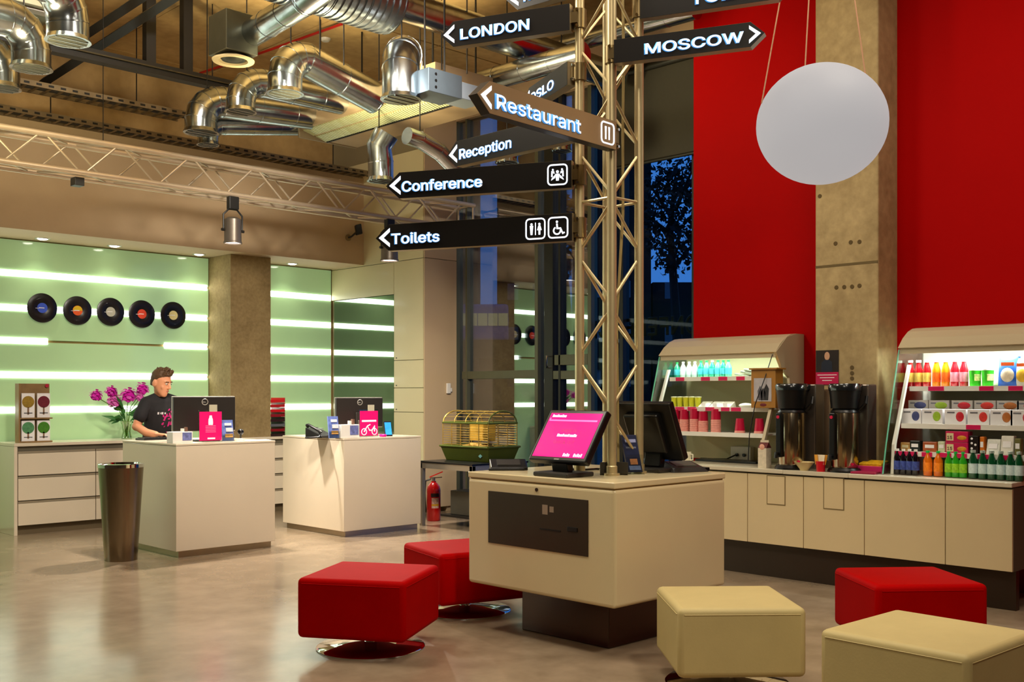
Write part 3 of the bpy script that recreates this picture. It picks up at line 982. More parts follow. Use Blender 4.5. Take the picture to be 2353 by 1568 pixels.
cx0, cx1, cy0, cy1 = 7.3, 7.75, 7.8, 8.54
cg = thing('pet_cage', 'small pet cage with olive plastic tray and gold wire bars', 'cage', ((cx0 + cx1) / 2, (cy0 + cy1) / 2, TZ))
olive = M('olive_plastic', '#4f5a1a', .35, noise=.05, nscale=8)
gold = M('gold_wire', '#d9bb62', .3, .8)
ins = .045
zt0, zt1 = TZ, TZ + .15
MB().add([(cx0 + ins, cy0 + ins, zt0), (cx1 - ins, cy0 + ins, zt0), (cx1 - ins, cy1 - ins, zt0), (cx0 + ins, cy1 - ins, zt0), (cx0, cy0, zt1), (cx1, cy0, zt1), (cx1, cy1, zt1), (cx0, cy1, zt1)], [(0, 3, 2, 1), (0, 1, 5, 4), (1, 2, 6, 5), (2, 3, 7, 6), (3, 0, 4, 7)]).build('tray', olive, cg, bevel=.004)
MB().tube([(cx0, cy0, zt1), (cx1, cy0, zt1), (cx1, cy1, zt1), (cx0, cy1, zt1), (cx0, cy0, zt1)], .012, 8).build('tray_rim', olive, cg, True)
zw = TZ + .395
MB().tube([(cx0 + .02, cy0 + .02, zw), (cx1 - .02, cy0 + .02, zw), (cx1 - .02, cy1 - .02, zw), (cx0 + .02, cy1 - .02, zw), (cx0 + .02, cy0 + .02, zw)], .011, 8).build('upper_rim', olive, cg, True)
x0_, x1_, y0_, y1_ = cx0 + .02, cx1 - .02, cy0 + .02, cy1 - .02
for i in range(9):
    z = zt1 + .02 + i * .025
    MB().tube([(x0_, y0_, z), (x1_, y0_, z), (x1_, y1_, z), (x0_, y1_, z), (x0_, y0_, z)], .0028, 5).build('wire_ring', gold, cg)
for k in range(6):
    y = y0_ + (y1_ - y0_) * k / 5
    MB().cyl((x0_, y, zt1), (x0_, y, zw), .005, n=6).build('upright', gold, cg)
    MB().cyl((x1_, y, zt1), (x1_, y, zw), .005, n=6).build('upright', gold, cg)
xm_ = (x0_ + x1_) / 2
for k in range(4):
    x = x0_ + (x1_ - x0_) * k / 3
    MB().cyl((x, y0_, zt1), (x, y0_, zw), .004, n=6).build('upright', gold, cg)
for k in range(5):
    y = y0_ + (y1_ - y0_) * k / 4
    MB().tube([(xm_ - .2 * math.cos(a), y, zw + .125 * math.sin(a)) for a in [math.pi * i / 10 for i in range(11)]], .008 if k in (0, 4) else .005, 6).build('roof_arch', olive if k == 0 else gold, cg, True)
for k in range(9):
    a = math.pi * (k + .5) / 9
    MB().cyl((xm_ - .2 * math.cos(a), y0_, zw + .125 * math.sin(a)), (xm_ - .2 * math.cos(a), y1_, zw + .125 * math.sin(a)), .0025, n=5).build('roof_wire', gold, cg)
MB().box(cx0 + .12, cx0 + .3, cy0 + .2, cy0 + .42, zt1 + .06, zt1 + .24).build('nest_house', M('straw_board', '#d8a93a', .6, noise=.15, nscale=14), cg, bevel=.01)
bed = MB()
for i in range(14):
    bed.sphere((random.uniform(cx0 + .06, cx1 - .06), random.uniform(cy0 + .06, cy1 - .2), zt1 + random.uniform(-.03, .01)), random.uniform(.04, .07), None, .03, 8, 5)
bed.build('bedding', M('wood_shavings', '#dcb35a', .8, noise=.2, nscale=40), cg)
pg = P(1105, 1049, X=cx0 + .03)
MB().prism([(cx0 + .02, pg.y, pg.z - .02), (cx0 + .02, pg.y - .03, pg.z), (cx0 + .02, pg.y, pg.z + .02), (cx0 + .02, pg.y + .03, pg.z)], (.003, 0, 0)).build('sticker', M('cyan_sticker', '#8fd6dc', .4), cg)

# fire extinguisher
pe = Vector((7.42, 8.79, 0))
fe = thing('fire_extinguisher', 'red fire extinguisher standing on the floor by the side table', 'extinguisher', pe)
fred = M('extinguisher_red', '#c20d0d', .25, coat=.5)
MB().lathe([(.001, 0), (.07, .0), (.076, .012), (.076, .33), (.068, .37), (.04, .405), (.026, .415), (.026, .43), (.001, .43)], pe, 28).build('cylinder', fred, fe, True)
MB().cyl(pe + Vector((0, 0, .43)), pe + Vector((0, 0, .47)), .018, n=12).build('valve', chrome, fe, True)
MB().obox(pe + Vector((.02, -.02, .50)), (.05, -.05, .03), (.009, .009, 0), (0, 0, .006)).build('lever', fred, fe)
MB().obox(pe + Vector((.02, -.02, .465)), (.045, -.045, .005), (.009, .009, 0), (0, 0, .005)).build('carry_handle', M('lever_steel', '#7d6a52', .3, .8), fe)
MB().tube([pe + Vector((-.02, .02, .45)), pe + Vector((-.07, .05, .43)), pe + Vector((-.09, .04, .3)), pe + Vector((-.085, .03, .12))], .009, 8).build('hose', black_pl, fe, True)
ang = math.atan2(-pe.y, -pe.x)
for nm, z0, z1, w, mt in (('label_band', .26, .3, .9, M('ext_black', '#2a0d0d', .5)), ('instruction_label', .14, .25, .75, M('ext_label', '#d8b0a0', .5, noise=.5, nscale=60)), ('label_band', .165, .185, .76, M('ext_yellow', '#e0a418', .5))):
    lb = MB()
    n = 8
    rr = .0768 if nm != 'label_band' or z0 > .2 else .0772
    for i in range(n + 1):
        a = ang + w * (i / n - .5) * 1.4 + .25
        for z in (z0, z1): lb.v.append(pe + Vector((rr * math.cos(a), rr * math.sin(a), z)))
    for i in range(n): lb.f.append([2 * i, 2 * i + 2, 2 * i + 3, 2 * i + 1])
    lb.build(nm, mt, fe, True)

# ================================================================ KIOSK
KX0, KX1, KY0, KY1, KZ0, KZ1 = 4.153, 5.14, 3.494, 4.61, .27, .917
kiosk = thing('check_in_kiosk', 'cream check-in kiosk on a dark metal base under the sign tower', 'kiosk', ((KX0 + KX1) / 2, (KY0 + KY1) / 2, 0))
MB().box(KX0, KX1, KY0, KY1, KZ0, KZ1 - .036).build('body', cream_lam, kiosk, bevel=.02, seg=4)
MB().box(KX0, KX1, KY0, KY1, KZ1 - .033, KZ1).build('top', cream_lam, kiosk, bevel=.006, seg=3)
MB().box(KX0 + .012, KX1 - .012, KY0 + .012, KY1 - .012, KZ1 - .038, KZ1 - .031).build('shadow_gap', M('gap_tan', '#8a7040', .6), kiosk)
base_m = M('kiosk_base_metal', '#4d3d36', .24, .85, noise=.08, nscale=4)
MB().box(4.35, 4.95, 3.70, 4.36, 0, KZ0 + .01).build('base', base_m, kiosk, bevel=.006)
pa, pb_ = P(1122.6, 1129, X=KX0), P(1352, 1149, X=KX0)
z0p = (P(1120, 1247, X=KX0).z + P(1351.6, 1279.8, X=KX0).z) / 2
z1p = (pa.z + pb_.z) / 2
panel = MB().box(KX0 - .004, KX0 + .02, pb_.y, pa.y, z0p, z1p).build('dark_panel', M('dark_bronze_panel', '#3a2c1e', .4, .3, noise=.06, nscale=5), kiosk, bevel=.002)


def kq(px, py): return P(px, py, X=KX0 - .005)


a, b = kq(1240, 1216), kq(1288, 1221)
MB().box(KX0 - .006, KX0, b.y, a.y, (a.z + b.z) / 2 - .004, (a.z + b.z) / 2 + .004).build('card_slot', black_pl, panel)
a, b = kq(1303, 1209), kq(1327, 1226)
MB().box(KX0 - .008, KX0, b.y, a.y, b.z + .004, a.z - .004).build('receipt_slot', black_pl, panel, bevel=.003)
a, b = kq(1246, 1160), kq(1272, 1185)
MB().box(KX0 - .0055, KX0, b.y + .045, a.y, b.z, a.z).build('pictogram', M('panel_pictogram', '#9a8672', .5), panel)
MB().box(KX0 - .0056, KX0, b.y, b.y + .03, b.z + .015, a.z - .006).build('pictogram', MATS['panel_pictogram'], panel)
a = kq(1232, 1126)
MB().cyl((KX0 - .005, a.y, a.z), (KX0 + .005, a.y, a.z), .01, n=12).build('key_lock', M('dark_brass', '#3a1d12', .4, .6), kiosk, True)


def touch_screen(xy, z, rz, tilt, w, h, lab, lit):
    """local: x right, y away from viewer of the screen, z up"""
    t = thing('touch_terminal', lab, 'terminal', (xy[0], xy[1], z), rz, 'touch terminals on the kiosk')
    s_, c_ = math.sin(tilt), math.cos(tilt)
    up = Vector((0, s_, c_))
    nrm = Vector((0, -c_, s_))
    ctr = Vector((0, 0, .085)) + up * (h / 2)
    MB().obox(ctr - nrm * .02, (w / 2, 0, 0), nrm * .022, up * (h / 2)).build('housing', black_pl, t, bevel=.008, local=True)
    MB().obox(ctr - nrm * .05, (w * .3, 0, 0), nrm * .03, up * (h * .34)).build('rear_cover', black_pl, t, bevel=.012, local=True)
    sm = M('pink_screen', '#e6007e', .15, emis=.75, noise=.08, nscale=5) if lit else M('dark_screen', '#050506', .08)
    sc = MB().obox(ctr + nrm * .003, (w / 2 - .022, 0, 0), nrm * .001, up * (h / 2 - .024)).build('screen', sm, t, local=True)
    if lit:
        wp = M('screen_white', '#ffe6f6', .3, emis=.9)
        lp = M('screen_pale_pink', '#ff66b8', .3, emis=.8)
        dp = M('screen_dark_pink', '#b80074', .3, emis=.5)

        def bar(u0, u1, v0, v1, m_): MB().obox(ctr + nrm * .0045 + Vector((w * (u0 + u1) / 2, 0, 0)) + up * (h * (v0 + v1) / 2), (w * (u1 - u0) / 2, 0, 0), nrm * .0006, up * (h * (v1 - v0) / 2)).build('screen_bar', m_, sc, local=True)
        bar(-.43, .41, .265, .295, lp)
        bar(-.43, -.41, .295, .33, lp)
        for i in range(9):
            bar(-.40 + i * .028, -.40 + i * .028 + .019, .345, .385 + .012 * (i % 3 == 0), wp)
        for i in range(11):
            if i in (4, 5): continue
            bar(.08 + i * .03, .08 + i * .03 + .02, -.41, -.35 - .015 * (i % 2), wp)

        def tx(s, size, v, m_, bd): text(s, size, m_, sc, basis(ctr + nrm * .0045 + up * (h * v), (1, 0, 0), up, nrm), 'screen_lettering', bd, 'CENTER', .0003)
        tx('CHECK IN', .034, .06, dp, .0)
        for i, (u, w_) in enumerate(((-.17, .03), (-.135, .02), (-.11, .028), (-.075, .02), (-.045, .03), (-.01, .022), (.02, .018), (.05, .03), (.085, .026), (.115, .03), (.15, .02))):
            bar(u, u + w_, -.035, .005 + .012 * (i % 3 == 0), wp)
        tx('CHECK OUT', .038, -.17, dp, .0)
        MB().obox(ctr - up * (h / 2 - .011) + nrm * .0035, (.018, 0, 0), nrm * .0006, up * .003).build('logo_plate', M('logo_plate', '#9a968e', .4, .6), t, local=True)
    MB().obox(Vector((0, .05, .06)), (.06, 0, 0), (0, .02, .02), (0, -.01, .045)).build('stand_neck', black_pl, t, bevel=.006, local=True)
    MB().box(-.13, .13, -.05, .17, 0, .025).build('stand_foot', dark_pl, t, bevel=.008, local=True)
    return t


# the two terminals stand back to back and lean away from their users
touch_screen((4.24, 3.985), KZ1, math.radians(-90), math.radians(34), .43, .335, 'black touch terminal with a bright pink check-in screen', True)
touch_screen((5.0, 3.86), KZ1, math.radians(90), math.radians(24), .42, .36, 'black touch terminal turned away, seen from behind beside the tower', False)

# card terminal, cables, feet
pd = P(1165, 1080, Z=KZ1)
t = thing('card_reader', 'low black card reader on the cage side of the kiosk top', 'card reader', (pd.x, pd.y, KZ1), math.radians(-40))
MB().add([(-.1, -.06, 0), (.12, -.06, 0), (.12, .1, 0), (-.1, .1, 0), (-.1, -.06, .02), (.12, -.06, .02), (.12, .1, .06), (-.1, .1, .06)], [(0, 3, 2, 1), (4, 5, 6, 7), (0, 1, 5, 4), (1, 2, 6, 5), (2, 3, 7, 6), (3, 0, 4, 7)]).build('wedge_body', black_pl, t, bevel=.005, local=True)
MB().box(-.115, .1, -.08, -.06, 0, .014).build('front_lip', black_pl, t, bevel=.004, local=True)
MB().obox((.01, .02, .043), (.07, 0, 0), (0, .05, .0125), (0, 0, .002)).build('keypad', dark_pl, t, local=True)
pd = P(1575, 1084, Z=KZ1)
t = thing('card_reader', 'black wedge-shaped card reader at the counter side of the kiosk top', 'card reader', (pd.x, pd.y, KZ1), math.radians(-20))
MB().add([(-.13, -.07, 0), (.12, -.07, 0), (.12, .09, 0), (-.13, .09, 0), (-.1, -.05, .028), (.09, -.05, .028), (.08, .07, .06), (-.1, .07, .06)], [(0, 3, 2, 1), (4, 5, 6, 7), (0, 1, 5, 4), (1, 2, 6, 5), (2, 3, 7, 6), (3, 0, 4, 7)]).build('wedge_body', dark_pl, t, bevel=.005, local=True)
MB().box(.12, .15, -.03, .04, 0, .022).build('cable_plug', black_pl, t, bevel=.003, local=True)
MB().obox((-.01, .01, .046), (.07, 0, 0), (0, .04, .0107), (0, 0, .002)).build('keypad', M('keypad_grey', '#4f574d', .4), t, local=True)
pd = P(1290, 1083, Z=KZ1)
t = thing('cable_adapter', 'pale cable adapter lying under the pink screen', 'adapter', (pd.x, pd.y, KZ1), math.radians(-35))
MB().box(-.055, .055, -.02, .02, 0, .03).build('box', M('adapter_cream', '#b7ad86', .5), t, bevel=.004, local=True)
MB().box(-.02, .02, -.022, -.018, .012, .022).build('label', white_print, t, local=True)
MB().tube([(.05, 0, .012), (.1, -.03, .008), (.16, -.01, .008), (.22, .03, .008), (.26, .0, .008)], .006, 6).build('cable', black_pl, t, True, local=True)
# leaflet holder on the kiosk
pl_ = P(1458, 1090, Z=KZ1)
t = thing('leaflet_holder', 'dark blue leaflets in a clear stand at the foot of the tower', 'leaflets', (pl_.x, pl_.y, KZ1), math.radians(45.6 - 90 + 14))
MB().box(-.05, .05, -.03, .05, 0, .004).build('stand_foot', clear, t, local=True)
lv = MB().obox((-.008, .03, .115), (.044, 0, 0), (0, .012, 0), (-.014, .02, .105)).build('leaflet', M('leaflet_navy', '#23294a', .35, noise=.35, nscale=18), t, bevel=.001, local=True)
MB().obox((-.014, .0325, .19), (.032, 0, 0), (0, .0006, 0), (-.001, .003, .012)).build('title_print', M('lilac_print', '#9aa0cc', .4), lv, local=True)
MB().obox((-.01, .0215, .13), (.03, 0, 0), (0, .0006, 0), (-.003, .0045, .024)).build('photo_print', M('dusk_photo', '#6f7488', .4, noise=.6, nscale=50), lv, local=True)
MB().obox((-.001, .007, .07), (.022, 0, 0), (0, .0006, 0), (-.002, .003, .016)).build('photo_print', M('orange_photo', '#d88a5a', .4, noise=.2, nscale=40), lv, local=True)
MB().obox((.004, .0, .035), (.034, 0, 0), (0, .0006, 0), (-.002, .003, .012)).build('photo_print', M('sky_photo', '#7f8fc8', .4, noise=.2, nscale=40), lv, local=True)
MB().obox((.0, -.01, .055), (.05, 0, 0), (0, .001, 0), (-.004, .006, .055)).build('clear_pocket', clear, t, local=True)

# ================================================================ TRUSSES
TC = Vector((4.643, 3.945, 0))
th_ = .12
tube_m = M('truss_aluminium', '#d2c093', .36, .65, noise=.06, nscale=9)
tower = thing('sign_tower', 'square aluminium truss tower standing on the kiosk', 'truss', (TC.x, TC.y, KZ1))
legs = {}
for nm, sx, sy in (('left', -1, 1), ('front', -1, -1), ('right', 1, -1), ('back', 1, 1)):
    q = Vector((TC.x + sx * th_, TC.y + sy * th_, 0))
    legs[nm] = q
    MB().cyl((q.x, q.y, KZ1 + .012), (q.x, q.y, ZC - .03), .0265, n=16).build('chord', tube_m, tower, True)
    MB().lathe([(.045, 0), (.045, .012), (.032, .014), (.032, .05), (.0265, .055)], (q.x, q.y, KZ1), 16).build('chord_foot', tube_m, tower, True)
ring = ['left', 'front', 'right', 'back', 'left']
pitch = .298
for s in range(4):
    a, b = legs[ring[s]], legs[ring[s + 1]]
    z = KZ1 + .06
    k = 0
    while z + pitch < ZC - .05:
        p_, q_ = (a, b) if (k + s) % 2 == 0 else (b, a)
        MB().cyl((p_.x, p_.y, z + .02), (q_.x, q_.y, z + pitch - .02), .0085, n=8).build('brace', tube_m, tower)
        z += pitch
        k += 1
    for zr in (KZ1 + 1.55, KZ1 + 3.1):
        MB().cyl((a.x, a.y, zr), (b.x, b.y, zr), .0085, n=8).build('cross_bar', tube_m, tower)
plate_m = M('foot_plate_grey', '#3b372f', .5, .3)
for px, an in ((1391, .5), (1429, -.45)):
    q = P(px, 1092, Z=KZ1)
    MB().obox((q.x, q.y, KZ1 + .035), Vector((math.cos(an + YAW - 1.57), math.sin(an + YAW - 1.57), 0)) * .036, Vector((FW.x, FW.y, -.5)) * .012, Vector((0, 0, .034))).build('foot_plate', plate_m, tower, bevel=.004)
# electric cable taped inside the tower
tag(MB().tube([(TC.x + .02, TC.y - .05, KZ1 + .02), (TC.x + .03, TC.y - .03, 1.8), (TC.x + .05, TC.y - .06, 2.4), (TC.x + .06, TC.y - .05, 2.9), (TC.x + .02, TC.y - .09, 3.3), (TC.x + .03, TC.y - .06, 4.2), (TC.x + .03, TC.y - .06, ZC - .01)], .008, 8).build('power_cable', M('beige_cable', '#a8925c', .5), None, True), 'beige power cable running up inside the sign tower', 'cable')

# long horizontal truss in front of the reception
LY, LS = 8.93, .25
xe = P(1090, Y=LY).x
zl = P(560, 451.4, Y=LY).z
zu = P(560, 384, Y=LY).z
lt_m = M('ceiling_truss_aluminium', '#cdbba2', .36, .6, noise=.06, nscale=9)
lt = thing('lighting_truss', 'long aluminium lighting truss hanging in front of the soffit', 'truss', (2.5, LY, zl))
LX0 = -1.0
for y in (LY, LY + LS):
    for z in (zl, zu):
        MB().cyl((LX0, y, z), (xe, y, z), .026, n=14).build('chord', lt_m, lt, True)
sp = .33
faces_ = [((LY, zl), (LY, zu)), ((LY + LS, zl), (LY + LS, zu)), ((LY, zl), (LY + LS, zl)), ((LY, zu), (LY + LS, zu))]
for f_, (a, b) in enumerate(faces_):
    x = LX0 + .05
    k = 0
    while x + sp < xe:
        p_, q_ = (a, b) if (k + f_) % 2 == 0 else (b, a)
        MB().cyl((x + .02, p_[0], p_[1]), (x + sp - .02, q_[0], q_[1]), .0095, n=8).build('brace', lt_m, lt)
        x += sp
        k += 1
for a, b in ((LY, LY), (LY + LS, LY + LS)):
    MB().cyl((xe - .02, a, zl), (xe - .02, b, zu), .012, n=8).build('end_bar', lt_m, lt)
for z in (zl, zu): MB().cyl((xe - .02, LY, z), (xe - .02, LY + LS, z), .012, n=8).build('end_bar', lt_m, lt)
for x in (.8, 3.9, 7.0):
    MB().cyl((x, LY + LS / 2, zu), (x, LY + LS / 2, ZC - .01), .004, n=6).build('suspension_wire', black_steel, lt)
MB().box(P(178, Y=LY).x, P(200, Y=LY).x, LY + .05, LY + .15, zl - .1, zl - .03).build('power_socket', dark_pl, lt, bevel=.004)


def stage_spot(px, py0, py1, lab, e, aim, sp_):
    p = P(px, 480, Y=LY)
    k = p.dot(Vector((FW.x, FW.y, 0))) / FPX
    t = thing('stage_spotlight', lab, 'spotlight', (p.x, LY, P(px, py1, Y=LY).z), group='spotlights on the lighting truss')
    zt_, zb_ = P(px, py0 + 24, Y=LY).z, P(px, py1, Y=LY).z
    r = 21 * k
    MB().lathe([(r * .55, zt_), (r * .9, zt_ - .02), (r * .93, zb_ + .02), (r, zb_ + .015), (r, zb_), (r * .9, zb_), (r * .86, zb_ + .05), (.001, zb_ + .06)][::-1], (p.x, LY, 0), 28).build('housing', M('spot_housing', '#6d645a', .35, .6, noise=.06, nscale=9), t, True)
    MB().lathe([(.001, zb_ + .012), (r * .86, zb_ + .012), (r * .86, zb_ + .016), (.001, zb_ + .016)], (p.x, LY, 0), 28).build('lens', M('spot_lens', '#ffffff', .3, emis=9, ecol='#fff0e6'), t)
    MB().tube([(p.x - r - .01, LY, (zt_ + zb_) / 2), (p.x - r - .012, LY, zt_ + .02), (p.x - r * .5, LY, zt_ + .075), (p.x + r * .5, LY, zt_ + .075), (p.x + r + .012, LY, zt_ + .02), (p.x + r + .01, LY, (zt_ + zb_) / 2)], .009, 8).build('yoke', black_steel, t, True)
    MB().box(p.x - .05, p.x + .05, LY - .03, LY + .03, zt_ + .075, zl - .02).build('clamp', black_steel, t, bevel=.005)
    for s in (-1, 1):
        MB().cyl((p.x + s * (r), LY, (zt_ + zb_) / 2), (p.x + s * (r + .03), LY, (zt_ + zb_) / 2), .014, n=10).build('tilt_knob', black_steel, t, True)
    lamp('stage_spot_beam', 'SPOT', (p.x, LY, zb_ - .02), e, (1, .9, .78), aim, .06, sp_, .6)


stage_spot(535, 476, 560, 'grey cylindrical spotlight hanging over the staffed desk', 450, (4.9, 7.6, 0), 95)
stage_spot(895, 518, 600, 'grey cylindrical spotlight half hidden by the toilets sign', 350, (6.3, 7.0, 0), 95)
# security camera on the soffit
p = P(806, 536, Y=YS)
t = thing('security_camera', 'small black security camera on the beige soffit', 'camera', (p.x, YS - .1, p.z))
MB().obox((p.x + .02, YS - .13, p.z + .03), (.03, -.02, .01), (.012, .03, 0), (-.012, 0, .06)).build('housing', black_pl, t, bevel=.01)
MB().tube([(p.x - .04, YS, p.z - .06), (p.x - .03, YS - .06, p.z - .05), (p.x, YS - .12, p.z)], .012, 8).build('arm', dark_pl, t, True)
MB().lathe([(.001, 0), (.04, 0), (.04, .012), (.001, .012)], (0, 0, 0), 16)
MB().cyl((p.x - .04, YS - .012, p.z - .06), (p.x - .04, YS, p.z - .06), .04, n=16).build('mount', M('camera_mount', '#8a7450', .6), t, True)

# ================================================================ SIGNS
sign_dark = M('sign_face_dark', '#14110f', .38, noise=.1, nscale=6)
sign_edge = M('sign_edge_metal', '#a89878', .35, .6)
glow = M('sign_letter_glow', '#f2f6ff', .3, emis=1.25, ecol='#e8f1ff')
glow2 = M('sign_letter_halo', '#5fb4ff', .3, emis=.55, ecol='#4aa8ff')
lit_brown = M('sign_face_lit', '#a98a5e', .45, .15, noise=.04, nscale=4)  # lit look of this face put into its brown-gold colour


def sign(txt, near, far, h, lab, leg, dn, face=sign_dark, tipk=.55, tsize=.74, toff=.09, icons=(), tw=None, bold=.012):
    """near/far: (px, py of centre line) of the board ends; dn: depth at the leg"""
    z = H + (HY - near[1]) * dn / FPX
    df = dn * (HY - near[1]) / (HY - far[1])
    a = P(near[0], D=dn)
    b = P(far[0], D=df)
    a.z = b.z = 0
    L = (b - a).length
    u = (b - a).normalized()
    left = far[0] < near[0]
    rx = -u if left else u
    nrm = rx.cross(Vector((0, 0, 1)))            # towards the reader
    org = a + Vector((0, 0, z))
    bs = basis(org, rx, -nrm, (0, 0, 1))         # local x = reading direction, y = away, z = up
    t = thing('direction_sign', lab, 'sign', group='illuminated direction signs on the tower', basis=bs)
    s = -1 if left else 1
    tip = h * tipk
    d = .028
    poly = [(0, -h / 2), (s * L, -h / 2), (s * (L + tip), 0), (s * L, h / 2), (0, h / 2)]
    MB().prism([(x, -d, y) for x, y in poly], (0, 2 * d, 0)).build('box', sign_edge if face is sign_dark else sign_dark, t, local=True)
    for q, yy in (('face', -d - .002), ('rear_face', d)):
        pin = [(x, y * .985) for x, y in poly]
        MB().prism([(x, yy, y) for x, y in pin], (0, .002, 0)).build(q, face, t, local=True)
    w0 = h * .085
    # chevron
    xt = s * (L + tip * .74)
    xb = s * (L - h * .06)
    ch = [(xt, 0), (xb, h * .34), (xb - s * h * .1, h * .29), (xt - s * h * .20, 0), (xb - s * h * .1, -h * .29), (xb, -h * .34)]
    ch2 = [(xt, 0), (xb, h * .36), (xb, h * .22), (xt - s * h * .2, 0), (xb, -h * .22), (xb, -h * .36)]
    MB().prism([(x, -d - .006, y) for x, y in ch2], (0, .004, 0)).build('chevron', glow, t, local=True)
    # text
    if txt:
        x0 = (-(L) + h * toff) if left else toff
        bs2 = basis((x0, -d - .005, -h * tsize * .34), (1, 0, 0), (0, 0, 1), (0, -1, 0))
        text(txt, h * tsize, glow, t, bs2, 'lettering', bold, 'LEFT', .002, width=tw)
        bs3 = basis((x0 - .0035, -d - .0035, -h * tsize * .34), (1, 0, 0), (0, 0, 1), (0, -1, 0))
        text(txt, h * tsize, glow2, t, bs3, 'letter_halo', bold + .018, 'LEFT', .001, width=tw + .007 if tw else None)  # glowing blue copy behind the letters imitates their bloom halo
    for k, ic in enumerate(icons):
        cxi = -h * (.52 + .86 * (len(icons) - 1 - k))
        q = h * .36
        fr = MB()
        pts = []
        for (cx_, cz_, a0) in ((q - .02, q - .02, 0), (-q + .02, q - .02, 90), (-q + .02, -q + .02, 180), (q - .02, -q + .02, 270)):
            for i in range(4):
                g = math.radians(a0 + 30 * i)
                pts.append((cxi + cx_ + .02 * math.cos(g), -d - .004, cz_ + .02 * math.sin(g)))
        fr.tube(pts + [pts[0]], .0045, 6, False)
        pic = fr.build('pictogram_frame', glow, t, local=True)

        def pl(p_, nm='pictogram'): MB().prism([(cxi + x * q, -d - .005, y * q) for x, y in p_], (0, .003, 0)).build(nm, glow2 if nm == 'pictogram_b' else glow, pic, local=True)

        def disc(x, y, r): pl([(x + r * math.cos(2 * math.pi * i / 12), y + r * math.sin(2 * math.pi * i / 12)) for i in range(12)])
        if ic == 'wc':
            for sx in (-.42, .42):
                disc(sx, .46, .12)
                if sx < 0: pl([(sx - .18, .32), (sx + .18, .32), (sx + .14, -.1), (sx + .1, -.6), (sx - .1, -.6), (sx - .14, -.1)])
                else: pl([(sx - .1, .32), (sx + .1, .32), (sx + .24, -.15), (sx + .1, -.15), (sx + .09, -.6), (sx - .09, -.6), (sx - .1, -.15), (sx - .24, -.15)])
            pl([(-.04, .62), (.04, .62), (.04, -.62), (-.04, -.62)])
        elif ic == 'wheel':
            disc(-.12, .58, .12)
            pl([(-.2, .4), (-.04, .4), (0, .0), (.3, .0), (.52, -.5), (.66, -.44), (.72, -.56), (.46, -.68), (.2, -.16), (-.16, -.16)])
            mb = MB()
            mb.tube([(cxi + (-.1 + .36 * math.cos(g)) * q, -d - .004, (-.3 + .36 * math.sin(g)) * q) for g in [math.radians(120 + 250 * i / 16) for i in range(17)]], .0045, 6)
            mb.build('pictogram', glow, pic, local=True)
        elif ic == 'people':
            disc(0, .3, .15)
            pl([(-.2, .1), (.2, .1), (.14, -.6), (-.14, -.6)])
            for sx in (-1, 1):
                disc(sx * .48, .52, .1)
                pl([(sx * .34, .36), (sx * .64, .4), (sx * .66, -.2), (sx * .5, -.2), (sx * .5, .2), (sx * .3, .1)])
                pl([(sx * .2, .05), (sx * .62, -.38), (sx * .66, -.56), (sx * .24, -.3)])
        elif ic == 'cutlery':
            for sx in (-.3, .25):
                pl([(sx - .12, .62), (sx + .12, .62), (sx + .08, 0), (sx + .08, -.62), (sx - .08, -.62), (sx - .08, 0)])
    # clamp on the tower leg
    lw = WM[t.name].inverted() @ Vector((leg.x, leg.y, z))
    cl_m = M('sign_clamp', '#8c7a55', .35, .9)
    MB().lathe([(.029, -h * .36), (.039, -h * .36), (.039, h * .36), (.029, h * .36)], lw, 18).build('clamp', cl_m, t, True, local=True)
    MB().box(min(lw.x, 0) - .0, max(lw.x, 0) + .001, min(lw.y, 0) - .012, max(lw.y, 0) + .012, -.03, .03).build('bracket', cl_m, t, local=True)
    for zz in (-h * .3, h * .3):
        MB().cyl((lw.x, lw.y - .05, zz), (lw.x, lw.y - .035, zz), .008, n=8).build('bolt', chrome, t, local=True)
    return t


dl = legs['left'].dot(Vector((FW.x, FW.y, 0)))
df_ = legs['front'].dot(Vector((FW.x, FW.y, 0)))
dr = legs['right'].dot(Vector((FW.x, FW.y, 0)))
db = legs['back'].dot(Vector((FW.x, FW.y, 0)))


def hp(n, d): return n * d / FPX


sign('Toilets', (1318, 523), (898, 548), hp(64, dl), 'dark illuminated arrow sign reading Toilets, lowest on the tower', legs['left'], dl - .02, icons=('wc', 'wheel'), toff=.12, tw=hp(122, 6.4))
sign('Conference', (1316, 402), (922, 428.5), hp(63, dl), 'dark illuminated arrow sign reading Conference', legs['left'], dl - .02, icons=('people',), toff=.1, tw=hp(196, 6.35))
sign('Reception', (1320, 294), (1056, 355.5), hp(64, dl), 'dark illuminated arrow sign reading Reception, below the restaurant sign', legs['left'], dl, toff=.17, tw=.46)
sign('Restaurant', (1406, 314.5), (1115, 226), hp(65, df_ - .05), 'lit brown-faced arrow sign reading Restaurant pointing towards the viewer', legs['front'], df_ - .06, face=lit_brown, icons=('cutlery',), toff=.2, tw=.66, tsize=.84)
sign('LONDON', (1313, 42), (1046, 82), hp(61, dl), 'dark illuminated arrow sign reading LONDON', legs['left'], dl - .02, toff=.3, tw=.44, tsize=.76)
sign('MOSCOW', (1414, 122), (1727, 83), hp(54, df_), 'dark illuminated arrow sign reading MOSCOW in front of the red wall', legs['front'], df_ - .04, toff=.17, tw=.53, tsize=.8)
sign('TOKYO', (1474, 16), (1790, -31), hp(62, dr), 'dark illuminated sign reading TOKYO, cut by the top of the picture', legs['right'], dr - .03, toff=.29, tw=.42, tsize=.78)
sign('OSLO', (1314, 169), (1226, 227.7), hp(54, dl + .02), 'dark illuminated sign reading OSLO pointing away behind the restaurant sign', legs['left'], dl + .02, toff=.12, tw=.36, tsize=.78)
sign('N', (1318, -40), (1196, -4), hp(62, dl), 'blue-lit arrow sign above the London sign, cut by the top edge', legs['left'], dl, toff=.3, tsize=.76)

